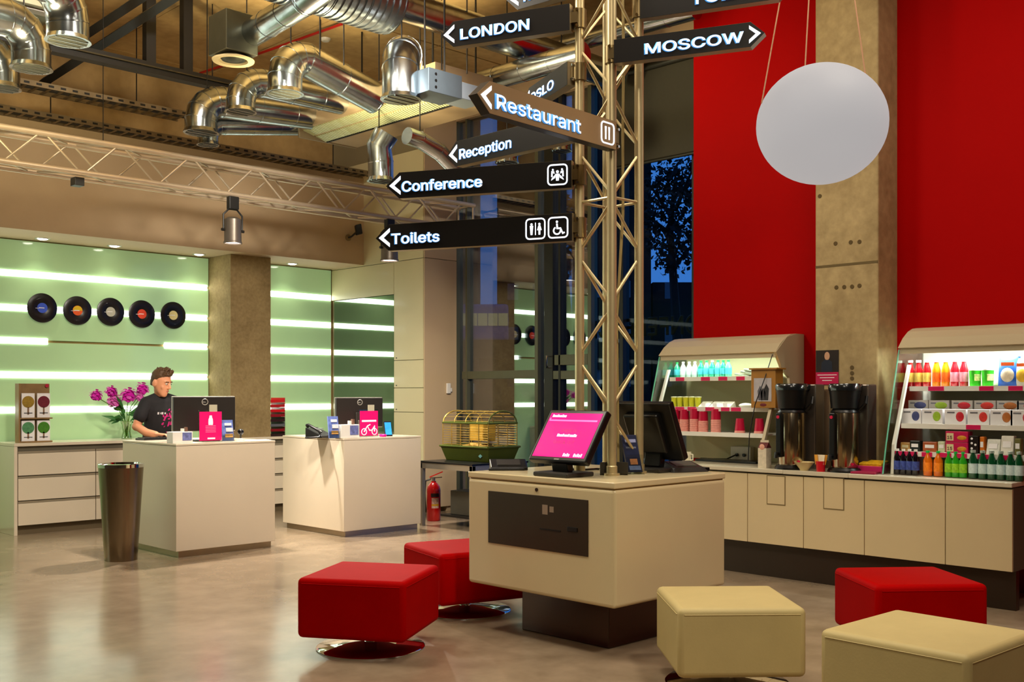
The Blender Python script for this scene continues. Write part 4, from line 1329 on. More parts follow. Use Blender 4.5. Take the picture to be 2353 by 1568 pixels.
# ================================================================ COFFEE COUNTER
CXF, CZ = 6.875, .812
DX = CXF + .015
counter_lam = M('counter_laminate', '#d6c196', .3, noise=.02, nscale=3, coat=.15)
yl = P(1530, X=DX).y
edges = [yl] + [P(px, 1150, X=DX).y for px in (1717.5, 1846, 1986, 2172)] + [2.55]
unit_lab = ['narrow cream counter cupboard next to the kiosk', 'cream counter cupboard with a flap and a small lock', 'cream counter cupboard with a flap below the coffee brewers', 'wide plain cream counter cupboard behind the red stool', 'plain cream counter cupboard at the picture edge']
for i in range(5):
    y1, y0 = edges[i], edges[i + 1]
    t = thing('counter_cupboard', unit_lab[i], 'cupboard', (DX + .3, (y0 + y1) / 2, 0), group='cupboards under the coffee counter')
    MB().box(DX + .02, XC - .02 if i in (2,) else XC - .02, y0 + .002, y1 - .002, .25, CZ - .035).build('carcass', M('carcass_dark', '#5d5544', .6), t)
    dr_ = MB().box(DX, DX + .019, y0 + .003, y1 - .003, .252, CZ - .042).build('door', counter_lam, t, bevel=.002)
    if i in (1, 2):
        a, b = (P(1762, 1092, X=DX), P(1805, 1163, X=DX)) if i == 1 else (P(1892, 1096, X=DX), P(1940, 1174, X=DX))
        fm = M('flap_gap', '#7d6a44', .6)
        MB().box(DX - .002, DX + .001, b.y, a.y, b.z, a.z).build('flap_joint', fm, dr_)
        MB().box(DX - .004, DX + .002, b.y + .007, a.y - .007, b.z + .007, a.z - .007).build('flap', counter_lam, dr_, bevel=.001)
    if i == 1:
        q = P(1834, 1092, X=DX)
        MB().cyl((DX - .004, q.y, q.z), (DX + .001, q.y, q.z), .008, n=10).build('lock', dark_pl, dr_, True)
tag(MB().box(CXF, XR - .003, 2.55, yc0 - .004, CZ - .03, CZ).build('counter_worktop', M('worktop_laminate', '#cfc5ac', .25, noise=.02, nscale=3, coat=.3), None, bevel=.004), 'pale worktop of the coffee counter under the well-stocked cooler', 'worktop')
wt = tag(MB().box(CXF, XC - .004, yc0 - .002, yc1 + .004, CZ - .03, CZ).build('counter_worktop', MATS['worktop_laminate'], None, bevel=.002), 'pale worktop section in front of the concrete column', 'worktop')
tag(MB().box(CXF, XR - .003, yc1 + .006, yl, CZ - .03, CZ).build('counter_worktop', MATS['worktop_laminate'], None, bevel=.004), 'pale worktop of the coffee counter under the cup cooler', 'worktop')
tag(MB().box(6.945, 7.0, 2.55, yl, 0, .249).build('counter_plinth', M('bronze_kickboard', '#41352c', .3, .7, noise=.06, nscale=3), None), 'dark metal kickboard under the coffee counter', 'plinth')

# ---------------------------------------------------------------- open coolers
cool_out = M('cooler_shell', '#c2b493', .4, noise=.02, nscale=4)
cool_in = M('cooler_inner', '#d9d7c8', .4, noise=.02, nscale=4)
cool_lamp = M('cooler_tube', '#ffffff', .3, emis=5, ecol='#eefff4')
side_glass = glass_mat('cooler_side_glass', (.86, .93, .9), .10)
gl_edge = M('green_glass_edge', '#5fae8c', .2, emis=.05)
tagm = M('pink_price_tag', '#cf0d55', .4)
XB = XR - .012
PROF = [(XB, CZ), (XB, 1.85), (7.50, 1.85), (7.36, 1.82), (7.205, 1.697), (7.235, 1.63), (7.285, 1.578)]


def cooler(y0, y1, lab, shelves, solid_y0, pinkback, tags):
    """y0<y1; shelves: list of (z, front x)"""
    t = thing('open_cooler', lab, 'cooler', ((XB + 7.05) / 2, (y0 + y1) / 2, CZ), group='open display coolers on the counter')
    # hood: curved shell along Y
    hood = [(XB, 1.85), (7.50, 1.85), (7.43, 1.842), (7.36, 1.818), (7.28, 1.768), (7.205, 1.697), (7.222, 1.690), (7.29, 1.75), (7.36, 1.795), (7.45, 1.82), (XB, 1.825)]
    MB().prism([(x, y0, z) for x, z in hood], (0, y1 - y0, 0)).build('hood', cool_out, t)
    MB().box(XB - .015, XB, y0, y1, CZ + .002, 1.825).build('back_panel', cool_in if pinkback else M('cooler_back_olive', '#b9b48e', .5, noise=.03, nscale=3), t)
    MB().box(7.222, 7.235, y0 + .01, y1 - .01, 1.655, 1.70).build('hood_lip', cool_out, t)
    MB().cyl((7.30, y0 + .05, 1.73), (7.30, y1 - .05, 1.73), .016, n=10).build('light_tube', cool_lamp, t, True)
    out = [(XB, CZ + .002), (XB, 1.85), (7.50, 1.85), (7.36, 1.82), (7.205, 1.697), (7.285, 1.578), (7.30, 1.5), (7.06, 1.02), (7.03, CZ + .002)]
    fr = [(7.285, 1.578), (7.31, 1.578), (7.08, 1.02), (7.06, CZ + .002), (7.03, CZ + .002), (7.05, 1.02)]
    gl = [(XB, CZ + .004), (XB, 1.69), (7.215, 1.685), (7.13, 1.40), (7.02, 1.02), (6.97, CZ + .004)]
    sgm = [(XB, CZ + .002), (XB, 1.85), (7.50, 1.85), (7.36, 1.818), (7.205, 1.697), (7.285, 1.578), (7.40, 1.50), (7.40, CZ + .002)]
    if solid_y0:
        MB().prism([(x, y0 - .006, z) for x, z in sgm], (0, .024, 0)).build('side_panel', cool_out, t)
        MB().prism([(x, y0, z) for x, z in fr], (0, .025, 0)).build('front_post', cool_out, t)
        gy = y1
    else:
        gy = y1
        MB().prism([(x, y0 - .006, z) for x, z in sgm], (0, .024, 0)).build('side_panel', cool_out, t)
    MB().prism([(x, gy - .006, z) for x, z in gl], (0, .006, 0)).build('side_glass', side_glass, t)
    e = [(7.215, gy, 1.685), (7.13, gy, 1.40), (7.02, gy, 1.02), (6.97, gy, CZ + .004)]
    MB().tube([(a[0], a[1] - .003, a[2]) for a in e], .005, 6).build('glass_edge', gl_edge, t)
    MB().prism([(x, gy - .05, z) for x, z in fr], (0, .02, 0)).build('front_post', cool_in, t)
    for k, (z, xf) in enumerate(shelves):
        s = MB().box(xf, XB - .016, y0 + .03, y1 - .055, z - .012, z).build('shelf', cool_in, t)
        MB().box(xf - .012, xf, y0 + .03, y1 - .055, z - .03, z + .004).build('price_rail', M('price_rail_white', '#e6e4da', .35), s)
        for px0, px1 in tags[k]:
            a, b = P(px0, X=xf - .013), P(px1, X=xf - .013)
            MB().box(xf - .015, xf - .012, b.y, a.y, z - .028, z + .002).build('price_tag', tagm, s)
    return t


yA0, yA1 = 5.12 * .867, 6.43 * .867
yB1 = 3.98 * .867
zA = [P(1650, y, X=7.17).z for y in (868, 935)]
shA = [(P(1650, 867, X=7.30).z, 7.30), (P(1650, 937, X=7.19).z, 7.19), (P(1650, 995, X=7.12).z, 7.12)]
cooler(yA0, yA1, 'open cooler with pink cups and a few water bottles', shA, True, False, [[(1553, 1572), (1611, 1631), (1651, 1671), (1692, 1711)], [(1511, 1530), (1552, 1572), (1580, 1599), (1621, 1641), (1657, 1676), (1680, 1702)], []])
shB = [(P(2200, 889, X=7.28).z, 7.28), (P(2200, 977, X=7.15).z, 7.15), (P(2200, 1043, X=7.07).z, 7.07)]
cooler(2.5, yB1, 'open cooler packed with juices, salads and soft drinks', shB, False, True, [[(2133, 2169), (2250, 2283), (2317, 2350)], [(2220, 2253)], [(2052, 2083), (2084, 2108), (2118, 2142), (2152, 2186), (2198, 2222), (2246, 2272), (2298, 2329)]])
lamp('cooler_tube_light', 'AREA', (7.31, (yA0 + yA1) / 2, 1.71), 6, (.88, 1, .92), (7.45, (yA0 + yA1) / 2, 0), 1.0, sy=.04)
lamp('cooler_tube_light', 'AREA', (7.31, 3.0, 1.71), 12, (.96, 1, .96), (7.45, 3.0, 0), .9, sy=.04)


# ---------------------------------------------------------------- goods
def bottle(px, x, z, r, h, liq, cap, label, lab, grp, neck=.36, name='drink_bottle', shoulder=.62):
    p = P(px, X=x)
    t = thing(name, lab, 'bottle', (x, p.y, z), group=grp)
    MB().lathe([(.001, 0), (r * .9, 0), (r, .006), (r, h * shoulder), (r * neck * 1.1, h * .84), (r * neck, h * .9), (r * neck, h * .92), (.001, h * .92)], (x, p.y, z), 14).build('body', liq, t, True)
    MB().lathe([(.001, h * .91), (r * neck * 1.25, h * .91), (r * neck * 1.25, h), (.001, h)], (x, p.y, z), 12).build('cap', cap, t, True)
    MB().lathe([(r * 1.015, h * .18), (r * 1.02, h * .19), (r * 1.02, h * (shoulder - .1)), (r * 1.015, h * (shoulder - .09))], (x, p.y, z), 14).build('label', label, t, True)
    return t


wcap = M('white_cap', '#f0eee6', .4)
water = M('water_bottle', '#bfe0d8', .12, noise=.1, nscale=30, coat=.5)
teal = M('teal_bottle', '#159a78', .12, noise=.15, nscale=30, coat=.5, emis=.1)
gcap = M('green_cap', '#18b04a', .35)
blab = M('blue_water_label', '#4fc4d6', .4, noise=.2, nscale=60)
zl1 = shA[0][0]
hA = .135
for i, px in enumerate((1570, 1584, 1597)):
    bottle(px, 7.36, zl1, .026, hA, water, wcap, M('pale_label', '#d6efe8', .4), '%s clear water bottle from the glass side of the cup cooler' % ORD[i], 'clear water bottles')
for i, px in enumerate((1611, 1624, 1637, 1650, 1662, 1674)):
    bottle(px, 7.36, zl1, .027, hA + .005, teal if i % 2 == 0 else M('mint_bottle', '#5fd0a0', .12, coat=.5, emis=.1), gcap if i != 2 else wcap, blab, '%s green-capped water bottle counted from the clear bottles in the cup cooler' % ORD[i], 'green-capped water bottles')
for i, px in enumerate((1497, 1510, 1523)):
    bottle(px + 33, 7.42, zl1, .027, hA, teal, gcap, blab, '%s teal bottle behind the side glass of the cup cooler' % ORD[i], 'teal bottles behind the side glass')
foil = M('foil_pack', '#a8b8a4', .3, .3, noise=.3, nscale=30)
for i, (px, z) in enumerate(((1712, 0), (1725, .02), (1733, .035))):
    q = P(px, X=7.37)
    tag(MB().obox((7.37, q.y, zl1 + .012 + z), (.05, 0, 0), (0, .07, .012), (0, 0, .009)).build('snack_pouch', foil, None, bevel=.006), '%s pale foil pouch in the small pile beside the water bottles' % ['lowest', 'middle', 'topmost'][i], 'pouch', 'pale foil pouches')
zl2 = shA[1][0]
yel = M('yellow_tub', '#c9c62a', .35, noise=.15, nscale=30)
for i, px in enumerate((1550, 1563, 1577, 1590, 1604)):
    q = P(px, X=7.27)
    t = thing('dessert_tub', '%s yellow-green dessert tub from the glass side of the cup cooler' % ORD[i], 'tub', (7.27, q.y, zl2), group='yellow dessert tubs')
    MB().lathe([(.001, 0), (.022, 0), (.028, .08), (.001, .08)], (7.27, q.y, zl2), 14).build('tub', yel, t, True)
    MB().lathe([(.029, .08), (.03, .088), (.001, .09)], (7.27, q.y, zl2), 14).build('lid', M('tub_lid', '#e6ecc0', .3), t, True)
for i, px in enumerate((1622, 1648, 1672)):
    q = P(px, X=7.26)
    t = thing('sandwich_pack', '%s white wrapped sandwich right of the yellow tubs' % ORD[i], 'sandwich', (7.26, q.y, zl2), group='white wrapped sandwiches')
    MB().prism([(7.21, q.y - .05, zl2), (7.31, q.y - .05, zl2), (7.29, q.y - .05, zl2 + .05)], (0, .1, 0)).build('wedge_box', M('sandwich_box', '#dfe2d2', .3, noise=.08, nscale=20), t, bevel=.003)
    MB().box(7.222, 7.228, q.y - .02, q.y + .02, zl2 + .012, zl2 + .035).build('label', white_print, t)
q = P(1714, X=7.25)
tag(MB().sphere((7.25, q.y, zl2 + .018), .05, .06, .02, 14, 8).build('paper_bag', M('crumpled_white_paper', '#e9ebe2', .7, bump=.6, bscale=40), None, True), 'crumpled white paper bag beside the wooden photo box', 'bag')
zl3 = shA[2][0]
cup_red = M('cup_crimson', '#b80c38', .35)
cup_pink = M('cup_pink', '#e59a8c', .4, noise=.06, nscale=40)
for i, (px, py, dx) in enumerate(((1553, 941, 0), (1573, 941, .0), (1596, 939, .0), (1616, 946, 0), (1645, 940, 0))):
    q = P(px, X=7.19)
    t = thing('cup_stack', '%s tall stack of upturned pink cups from the glass side' % ORD[i], 'cup stack', (7.19, q.y, zl3), group='stacks of pink paper cups')
    hc = P(px, py, X=7.19).z - zl3
    n = 7
    pr = [(.001, 0), (.041, 0)]
    for k in range(n):
        pr += [(.042, hc * .55 * k / n), (.040, hc * .55 * (k + .9) / n)]
    MB().lathe(pr + [(.040, hc * .55), (.001, hc * .55)], (7.19, q.y, zl3), 18).build('nested_rims', cup_pink, t, True)
    MB().lathe([(.0405, hc * .55), (.036, hc * .99), (.034, hc), (.001, hc)], (7.19, q.y, zl3), 18).build('top_cup', cup_red, t, True)
for i, px in enumerate((1700, 1745)):
    q = P(px, X=7.19)
    t = thing('paper_cup', ['crimson upturned paper cup between the cup stacks and the photo box', 'crimson upturned paper cup below the wooden photo box'][i], 'cup', (7.19, q.y, zl3), group='single upturned cups')
    hc = P(px, 962, X=7.19).z - zl3
    MB().lathe([(.041, 0), (.04, hc * .2), (.03, hc), (.001, hc)], (7.19, q.y, zl3), 18).build('cup', cup_red, t, True)
    MB().lathe([(.042, 0), (.043, .006), (.0415, hc * .16), (.040, hc * .17)], (7.19, q.y, zl3), 18).build('rim', cup_pink, t, True)
# below: mug, socket box, carton
q = P(1578, 1055, X=7.0)
t = thing('white_mug', 'white mug on the worktop behind the turned-away terminal', 'mug', (7.0, q.y, CZ))
MB().lathe([(.001, 0), (.03, 0), (.036, .02), (.037, .09), (.034, .09), (.032, .01), (.001, .008)], (7.0, q.y, CZ), 20).build('cup', M('white_ceramic', '#e6dfc6', .2, coat=.4), t, True)
MB().tube([(7.0, q.y - .035, CZ + .075), (7.0, q.y - .06, CZ + .07), (7.0, q.y - .06, CZ + .03), (7.0, q.y - .034, CZ + .025)], .006, 8).build('handle', MATS['white_ceramic'], t, True)
a, b = P(1656, 1030, X=7.4), P(1702, 1058, X=7.4)
t = thing('power_outlet', 'white double power outlet box with two plugs on the cooler back', 'outlet', (XB - .06, (a.y + b.y) / 2, CZ + .003))
MB().box(XB - .075, XB - .017, b.y, a.y, CZ + .003, CZ + .12).build('box', white_pl, t, bevel=.004)
for k in (.35, .7):
    yy = a.y + (b.y - a.y) * k
    MB().cyl((XB - .09, yy, CZ + .05), (XB - .075, yy, CZ + .05), .014, n=10).build('plug', black_pl, t, True)
MB().tube([(XB - .1, a.y + (b.y - a.y) * .35, CZ + .05), (XB - .13, a.y, CZ + .014), (XB - .15, a.y + .25, CZ + .01)], .006, 6).build('cord', black_pl, t, True)
tag(MB().box(7.28, 7.46, P(1740, X=7.3).y, P(1600, X=7.3).y, CZ + .001, CZ + .018).build('drip_mat', black_pl, None, bevel=.004), 'flat black mat on the worktop below the cups', 'mat')
q = P(1757, 1062, X=6.98)
t = thing('milk_carton', 'small milk carton with a face print in front of the brewers', 'carton', (6.98, q.y, CZ))
hc = P(1757, 1012, X=6.98).z - CZ
w = .036
MB().box(6.98 - w, 6.98 + w, q.y - w, q.y + w, CZ, CZ + hc * .72).build('carton_body', M('milk_white', '#d8cbb2', .4, noise=.15, nscale=30), t, bevel=.002)
MB().add([(6.98 - w, q.y - w, CZ + hc * .72), (6.98 + w, q.y - w, CZ + hc * .72), (6.98 + w, q.y + w, CZ + hc * .72), (6.98 - w, q.y + w, CZ + hc * .72), (6.98, q.y - w, CZ + hc * .93), (6.98, q.y + w, CZ + hc * .93)], [(0, 1, 4), (3, 5, 2), (0, 4, 5, 3), (1, 2, 5, 4)]).build('gable_top', M('carton_dark_red', '#5a1c22', .4, noise=.5, nscale=40), t)
MB().box(6.978, 6.982, q.y - w, q.y + w, CZ + hc * .92, CZ + hc).build('crimp', MATS['milk_white'], t)
MB().sphere((6.98 - w, q.y, CZ + hc * .76), .004, .022, .022, 12, 8).build('round_print', M('face_print', '#e2a48c', .5), t)
# hanging wooden photo box
a, b = P(1727, 848, X=7.08), P(1785, 932, X=7.08)
t = thing('photo_box', 'wooden box with a black and white photo standing in the cup cooler', 'picture', (7.13, (a.y + b.y) / 2, shA[1][0] + .001))
wd = M('honey_wood', '#a5722a', .45, noise=.12, nscale=8)
q0, q1 = P(1726, X=7.13).y, P(1782, X=7.13).y
zb0, zb1_ = shA[1][0] + .002, P(1755, 850, X=7.13).z
MB().box(7.13, 7.24, q1, q0, zb0, zb1_).build('box', wd, t, bevel=.003)
MB().box(7.115, 7.25, q1 - .02, q0 + .012, zb1_, zb1_ + .014).build('lid_board', wd, t, bevel=.002)
ww, hh_ = q0 - q1, zb1_ - zb0
ph = MB().box(7.1275, 7.13, q1 + ww * .16, q0 - ww * .12, zb0 + hh_ * .17, zb0 + hh_ * .78).build('photo', M('grey_photo', '#b5b0b4', .4, noise=.1, nscale=20), t)
for k, (u, v) in enumerate(((.36, .55), (.62, .5), (.5, .45))):
    yy = q1 + ww * u
    MB().prism([(7.1265, yy - .015, zb0 + hh_ * .2), (7.1265, yy + .015, zb0 + hh_ * .2), (7.1265, yy + .022, zb0 + hh_ * (v - .05)), (7.1265, yy, zb0 + hh_ * (v + .08)), (7.1265, yy - .022, zb0 + hh_ * (v - .05))], (.001, 0, 0)).build('figure_print', M('figure_%d' % k, ['#2c2a2c', '#55525a', '#3b383c'][k], .5, noise=.3, nscale=40), ph)
MB().sphere((7.129, (q0 + q1) / 2, zb0 + hh_ * .08), .002, .03, .012, 12, 6).build('brown_badge', M('badge_maroon', '#6b2028', .5), t)
# cable from the hood down to the worktop
tag(MB().tube([P(1775, 815, X=7.22), P(1757, 870, X=7.11), P(1735, 930, X=7.09), P(1722, 1000, X=7.06), P(1719, 1060, X=7.02)], .004, 6).build('hanging_cable', black_pl, None, True), 'thin black cable hanging from the cup cooler hood to the worktop', 'cable')

# poster on the column
a, b = P(1875, 806, X=XC - .004), P(1927, 884, X=XC - .004)
t = thing('poster', 'dark portrait poster with a crimson text strip on the concrete column', 'poster', (XC, (a.y + b.y) / 2, b.z))
MB().box(XC - .006, XC - .002, b.y, a.y, b.z, a.z).build('sheet', M('poster_dark', '#241610', .4, noise=.4, nscale=8), t)
hp_ = a.z - b.z
rs = MB().box(XC - .007, XC - .006, b.y, a.y, b.z, b.z + hp_ * .36).build('text_strip', M('poster_crimson', '#c00d4a', .4), t)
ym = (a.y + b.y) / 2
for k in range(3):
    MB().box(XC - .0075, XC - .007, ym - (.08 - .02 * k), ym + (.08 - .02 * k), b.z + hp_ * (.27 - .08 * k), b.z + hp_ * (.29 - .08 * k)).build('text_line', white_print, rs)
MB().prism([(XC - .007, ym + .05, b.z + hp_ * .37), (XC - .007, ym - .045, b.z + hp_ * .37), (XC - .007, ym - .04, b.z + hp_ * .66), (XC - .007, ym - .015, b.z + hp_ * .72), (XC - .007, ym + .02, b.z + hp_ * .72), (XC - .007, ym + .045, b.z + hp_ * .64)], (.001, 0, 0)).build('figure_print', M('figure_navy', '#141a2c', .5), t)
MB().sphere((XC - .0065, ym, b.z + hp_ * .83), .001, .022, .032, 12, 8).build('figure_print', M('portrait_skin', '#c89878', .5), t)


# ---------------------------------------------------------------- coffee brewers
def brewer(pxf, lab, pxt):
    xf = 7.0
    q = P(pxf, X=xf)
    t = thing('coffee_brewer', lab, 'coffee machine', (xf + .06, q.y, CZ), group='filter coffee brewers')
    k = q.dot(Vector((FW.x, FW.y, 0))) / FPX
    r = 31 * k
    c = Vector((xf + .02, q.y, CZ))
    MB().lathe([(.001, 0), (r * 1.25, 0), (r * 1.25, .012), (r * 1.1, .03), (.001, .03)], c, 28).build('base_plate', black_pl, t, True)
    z0, z1 = .045, P(pxf, 943, X=xf).z - CZ
    MB().lathe([(.001, z0 - .015), (r * .96, z0 - .015), (r, z0), (r, z1 - .02), (r * .92, z1), (.001, z1)], c, 32).build('thermos', M('thermos_steel', '#b9ab92', .16, 1., noise=.04, nscale=3, stretch=(1, 1, .05)), t, True)
    MB().lathe([(r * 1.01, z1 - .02), (r * 1.04, z1 - .015), (r * .8, z1 + .02), (.001, z1 + .03)], c, 28).build('thermos_lid', black_pl, t, True)
    MB().box(c.x - r - .02, c.x - r + .02, q.y + r * .2, q.y + r * .62, CZ + .09, CZ + z1 - .02).build('level_gauge', black_pl, t, bevel=.004)
    MB().cyl((c.x - r - .025, q.y + r * .42, CZ + z1 - .05), (c.x - r - .02, q.y + r * .42, CZ + z1 - .05), .012, n=10).build('red_button', M('red_button', '#c81440', .4), t, True)
    MB().tube([(c.x - r + .01, q.y + r * .42, CZ + .115), (c.x - r - .045, q.y + r * .42, CZ + .12), (c.x - r - .05, q.y + r * .42, CZ + .085)], .014, 8).build('tap', black_pl, t, True)
    z2 = P(pxf, 882, X=xf).z - CZ
    MB().lathe([(.001, z1 + .012), (r * 1.0, z1 + .012), (r * 1.1, z2 - .075), (r * 1.14, z2 - .05), (.001, z2 - .05)], c, 28).build('brew_basket', black_pl, t, True)
    MB().lathe([(.001, z2 - .05), (r * 1.18, z2 - .05), (r * 1.2, z2 - .015), (r * 1.1, z2), (.001, z2)], c, 28).build('head', M('brewer_head', '#15191b', .2, coat=.5), t, True)
    yt = P(pxt, X=7.16).y
    MB().box(7.1, 7.24, yt - .06, yt + .06, CZ, CZ + z2 - .004).build('tower', M('brewer_tower', '#6f655c', .3, .8, noise=.05, nscale=4), t, bevel=.01)
    MB().box(7.02, 7.2, min(yt, q.y) - .02, max(yt, q.y) + .02, CZ + z2 - .045, CZ + z2 - .003).build('arm', MATS['brewer_head'], t, bevel=.006)
    MB().tube([(c.x + r * .3, q.y - r, CZ + z1 - .0), (c.x + r * .3, q.y - r - .05, CZ + z1 + .05), (c.x + .05, q.y - r - .045, CZ + z1 + .1)], .012, 8).build('handle', black_pl, t, True)
    MB().cyl((c.x - r * .5, q.y - r * .86, CZ + .06), (c.x - r * .5 - .006, q.y - r * .86 - .006, CZ + .06), .01, n=10).build('red_lamp', M('red_button', '#c81440', .4), t)
    return t


brewer(1816, 'steel coffee brewer next to the cup cooler', 1866)
brewer(1938, 'steel coffee brewer next to the packed cooler', 1985)
q = P(1880, 905, X=7.3)
MBx = MB().box(7.28, 7.3, P(1905, X=7.28).y, P(1850, X=7.28).y, CZ, P(1880, 895, X=7.28).z).build('back_board', M('brown_board', '#7a624a', .5, .2, noise=.05, nscale=3), None)
tag(MBx, 'brown board standing between the two coffee brewers', 'board')
q = P(1848, 1068, X=6.95)
t = thing('bowl', 'cream bowl on the worktop between the two brewers', 'bowl', (6.95, q.y, CZ))
MB().lathe([(.001, 0), (.03, 0), (.034, .01), (.066, .052), (.076, .062), (.072, .062), (.06, .05), (.03, .014), (.001, .012)], (6.95, q.y, CZ), 28).build('dish', M('cream_ceramic', '#d9c48c', .25, coat=.4), t, True)
MB().lathe([(.001, .035), (.04, .04), (.05, .045), (.001, .05)], (6.95, q.y, CZ), 18).build('sweets', M('sweets_mix', '#c8a070', .5, noise=.5, nscale=50), t)
q = P(1886, 1070, X=6.93)
t = thing('sugar_cup', 'red cup stuffed with yellow sugar sachets by the second brewer', 'cup', (6.93, q.y, CZ))
MB().lathe([(.001, 0), (.03, 0), (.036, .075), (.033, .075), (.028, .005)], (6.93, q.y, CZ), 20).build('cup', M('red_cup', '#c41022', .35), t, True)
for k in range(7):
    a = -.5 + k * .17
    MB().obox((6.93 + random.uniform(-.012, .012), q.y + (k - 3) * .011, CZ + .085), (.003, 0, 0), (0, .012, 0), (.004, math.sin(a) * .012, .035)).build('sachet', M('sachet_%d' % (k % 2), ['#d9962c', '#e8d8b8'][k % 2], .5), t)
q = P(1985, 1062, X=6.95)
tag(MB().obox((6.98, q.y, CZ + .008), (.07, .01, 0), (-.012, .085, 0), (0, 0, .007)).build('napkin_pile', M('crimson_napkin', '#96123e', .6), None, bevel=.002), 'crimson paper napkins lying before the packed cooler', 'napkins')
q = P(2005, 1050, X=7.08)
t = thing('snack_tray', 'yellow and pink snack tray leaning by the packed cooler', 'tray', (7.08, q.y, CZ))
MB().obox((7.1, q.y, CZ + .03), (.06, 0, .01), (0, .09, 0), (-.004, 0, .028)).build('tray_box', M('tray_pink', '#c22a6a', .5), t, bevel=.003)
MB().obox((7.1, q.y, CZ + .065), (.058, 0, .01), (0, .085, 0), (-.003, 0, .012)).build('snack_packs', M('snack_yellow', '#d9a51c', .4, noise=.4, nscale=30), t, bevel=.004)

# ---------------------------------------------------------------- packed cooler goods
z1 = shB[0][0]
rj = [('#a8141c', '#e8c860', 'red juice bottle with a yellow label'), ('#e88a10', '#f0691c', 'orange juice bottle with an orange label'), ('#b01a2a', '#f0a0b0', 'red lemonade bottle with a pink label')]
row = [(2067, 0), (2092, 0), (2111, 0), (2130, 0), (2152, 1), (2173, 1), (2194, 2), (2215, 2)]
cnt = {}
for px, k in row:
    i = cnt.get(k, 0)
    cnt[k] = i + 1
    c_, l_, nm = rj[k]
    bottle(px, 7.34, z1, .029, .19, M('juice_%d' % k, c_, .12, emis=.06, coat=.5), wcap, M('juice_label_%d' % k, l_, .4, noise=.2, nscale=50), '%s %s from the glass side, top shelf' % (ORD[i], nm), 'juice bottles on the top shelf', .5)
for i, px in enumerate((2241, 2270)):
    q = P(px, X=7.34)
    t = thing('snack_tub', '%s bright green snack tub beside the juice bottles' % ORD[i], 'tub', (7.34, q.y, z1), group='green snack tubs')
    MB().lathe([(.001, 0), (.034, 0), (.04, .11), (.001, .11)], (7.34, q.y, z1), 20).build('tub', M('tub_green', '#3fc82a', .35, noise=.15, nscale=30), t, True)
    MB().lathe([(.042, .11), (.042, .118), (.001, .12)], (7.34, q.y, z1), 20).build('lid', wcap, t, True)
    lb = MB()
    for j in range(7):
        a = math.pi + .9 + (j / 6 - .5) * 1.3
        for z_ in (.04, .085): lb.v.append(Vector((7.34 + .0395 * math.cos(a), q.y + .0395 * math.sin(a), z1 + z_)))
    for j in range(6): lb.f.append([2 * j, 2 * j + 2, 2 * j + 3, 2 * j + 1])
    lb.build('label', M('tub_label', '#e6f0a0', .4, noise=.4, nscale=60), t)
    t2 = tag(MB().obox((7.44, q.y, z1 + .1), (.02, 0, 0), (0, .045, 0), (.01, 0, .1)).build('snack_bag', M('pale_green_bag', '#cfe0b8', .35, noise=.25, nscale=20), None, bevel=.01), '%s pale snack bag behind the green tubs' % ORD[i], 'bag', 'pale snack bags')


def bag(px, x, z, w, h, mat, prm, lab, name='crisp_bag'):
    q = P(px, X=x)
    t = thing(name, lab, 'snack', (x, q.y, z))
    d = MB()
    nu, nv = 7, 8
    for s in (-1, 1):
        k = len(d.v)
        for j in range(nv + 1):
            for i in range(nu + 1):
                u, v = i / nu, j / nv
                th = .03 * (math.sin(math.pi * u) ** .6) * (math.sin(math.pi * v) ** .6)
                d.v.append(Vector((x + s * th + .02 * v, q.y + (u - .5) * w, z + v * h)))
        for j in range(nv):
            for i in range(nu):
                d.f.append([k + j * (nu + 1) + i, k + j * (nu + 1) + i + 1, k + (j + 1) * (nu + 1) + i + 1, k + (j + 1) * (nu + 1) + i])
    d.build('pouch', mat, t, True)
    MB().sphere((x - .026, q.y, z + h * .38), .008, w * .32, h * .24, 14, 8).build('oval_print', prm, t, True)
    MB().obox((x - .022, q.y, z + h * .75), (.002, 0, 0), (0, w * .3, 0), (0, 0, h * .06)).build('title_print', M('title_orange', '#e8642a', .4), t)
    return t


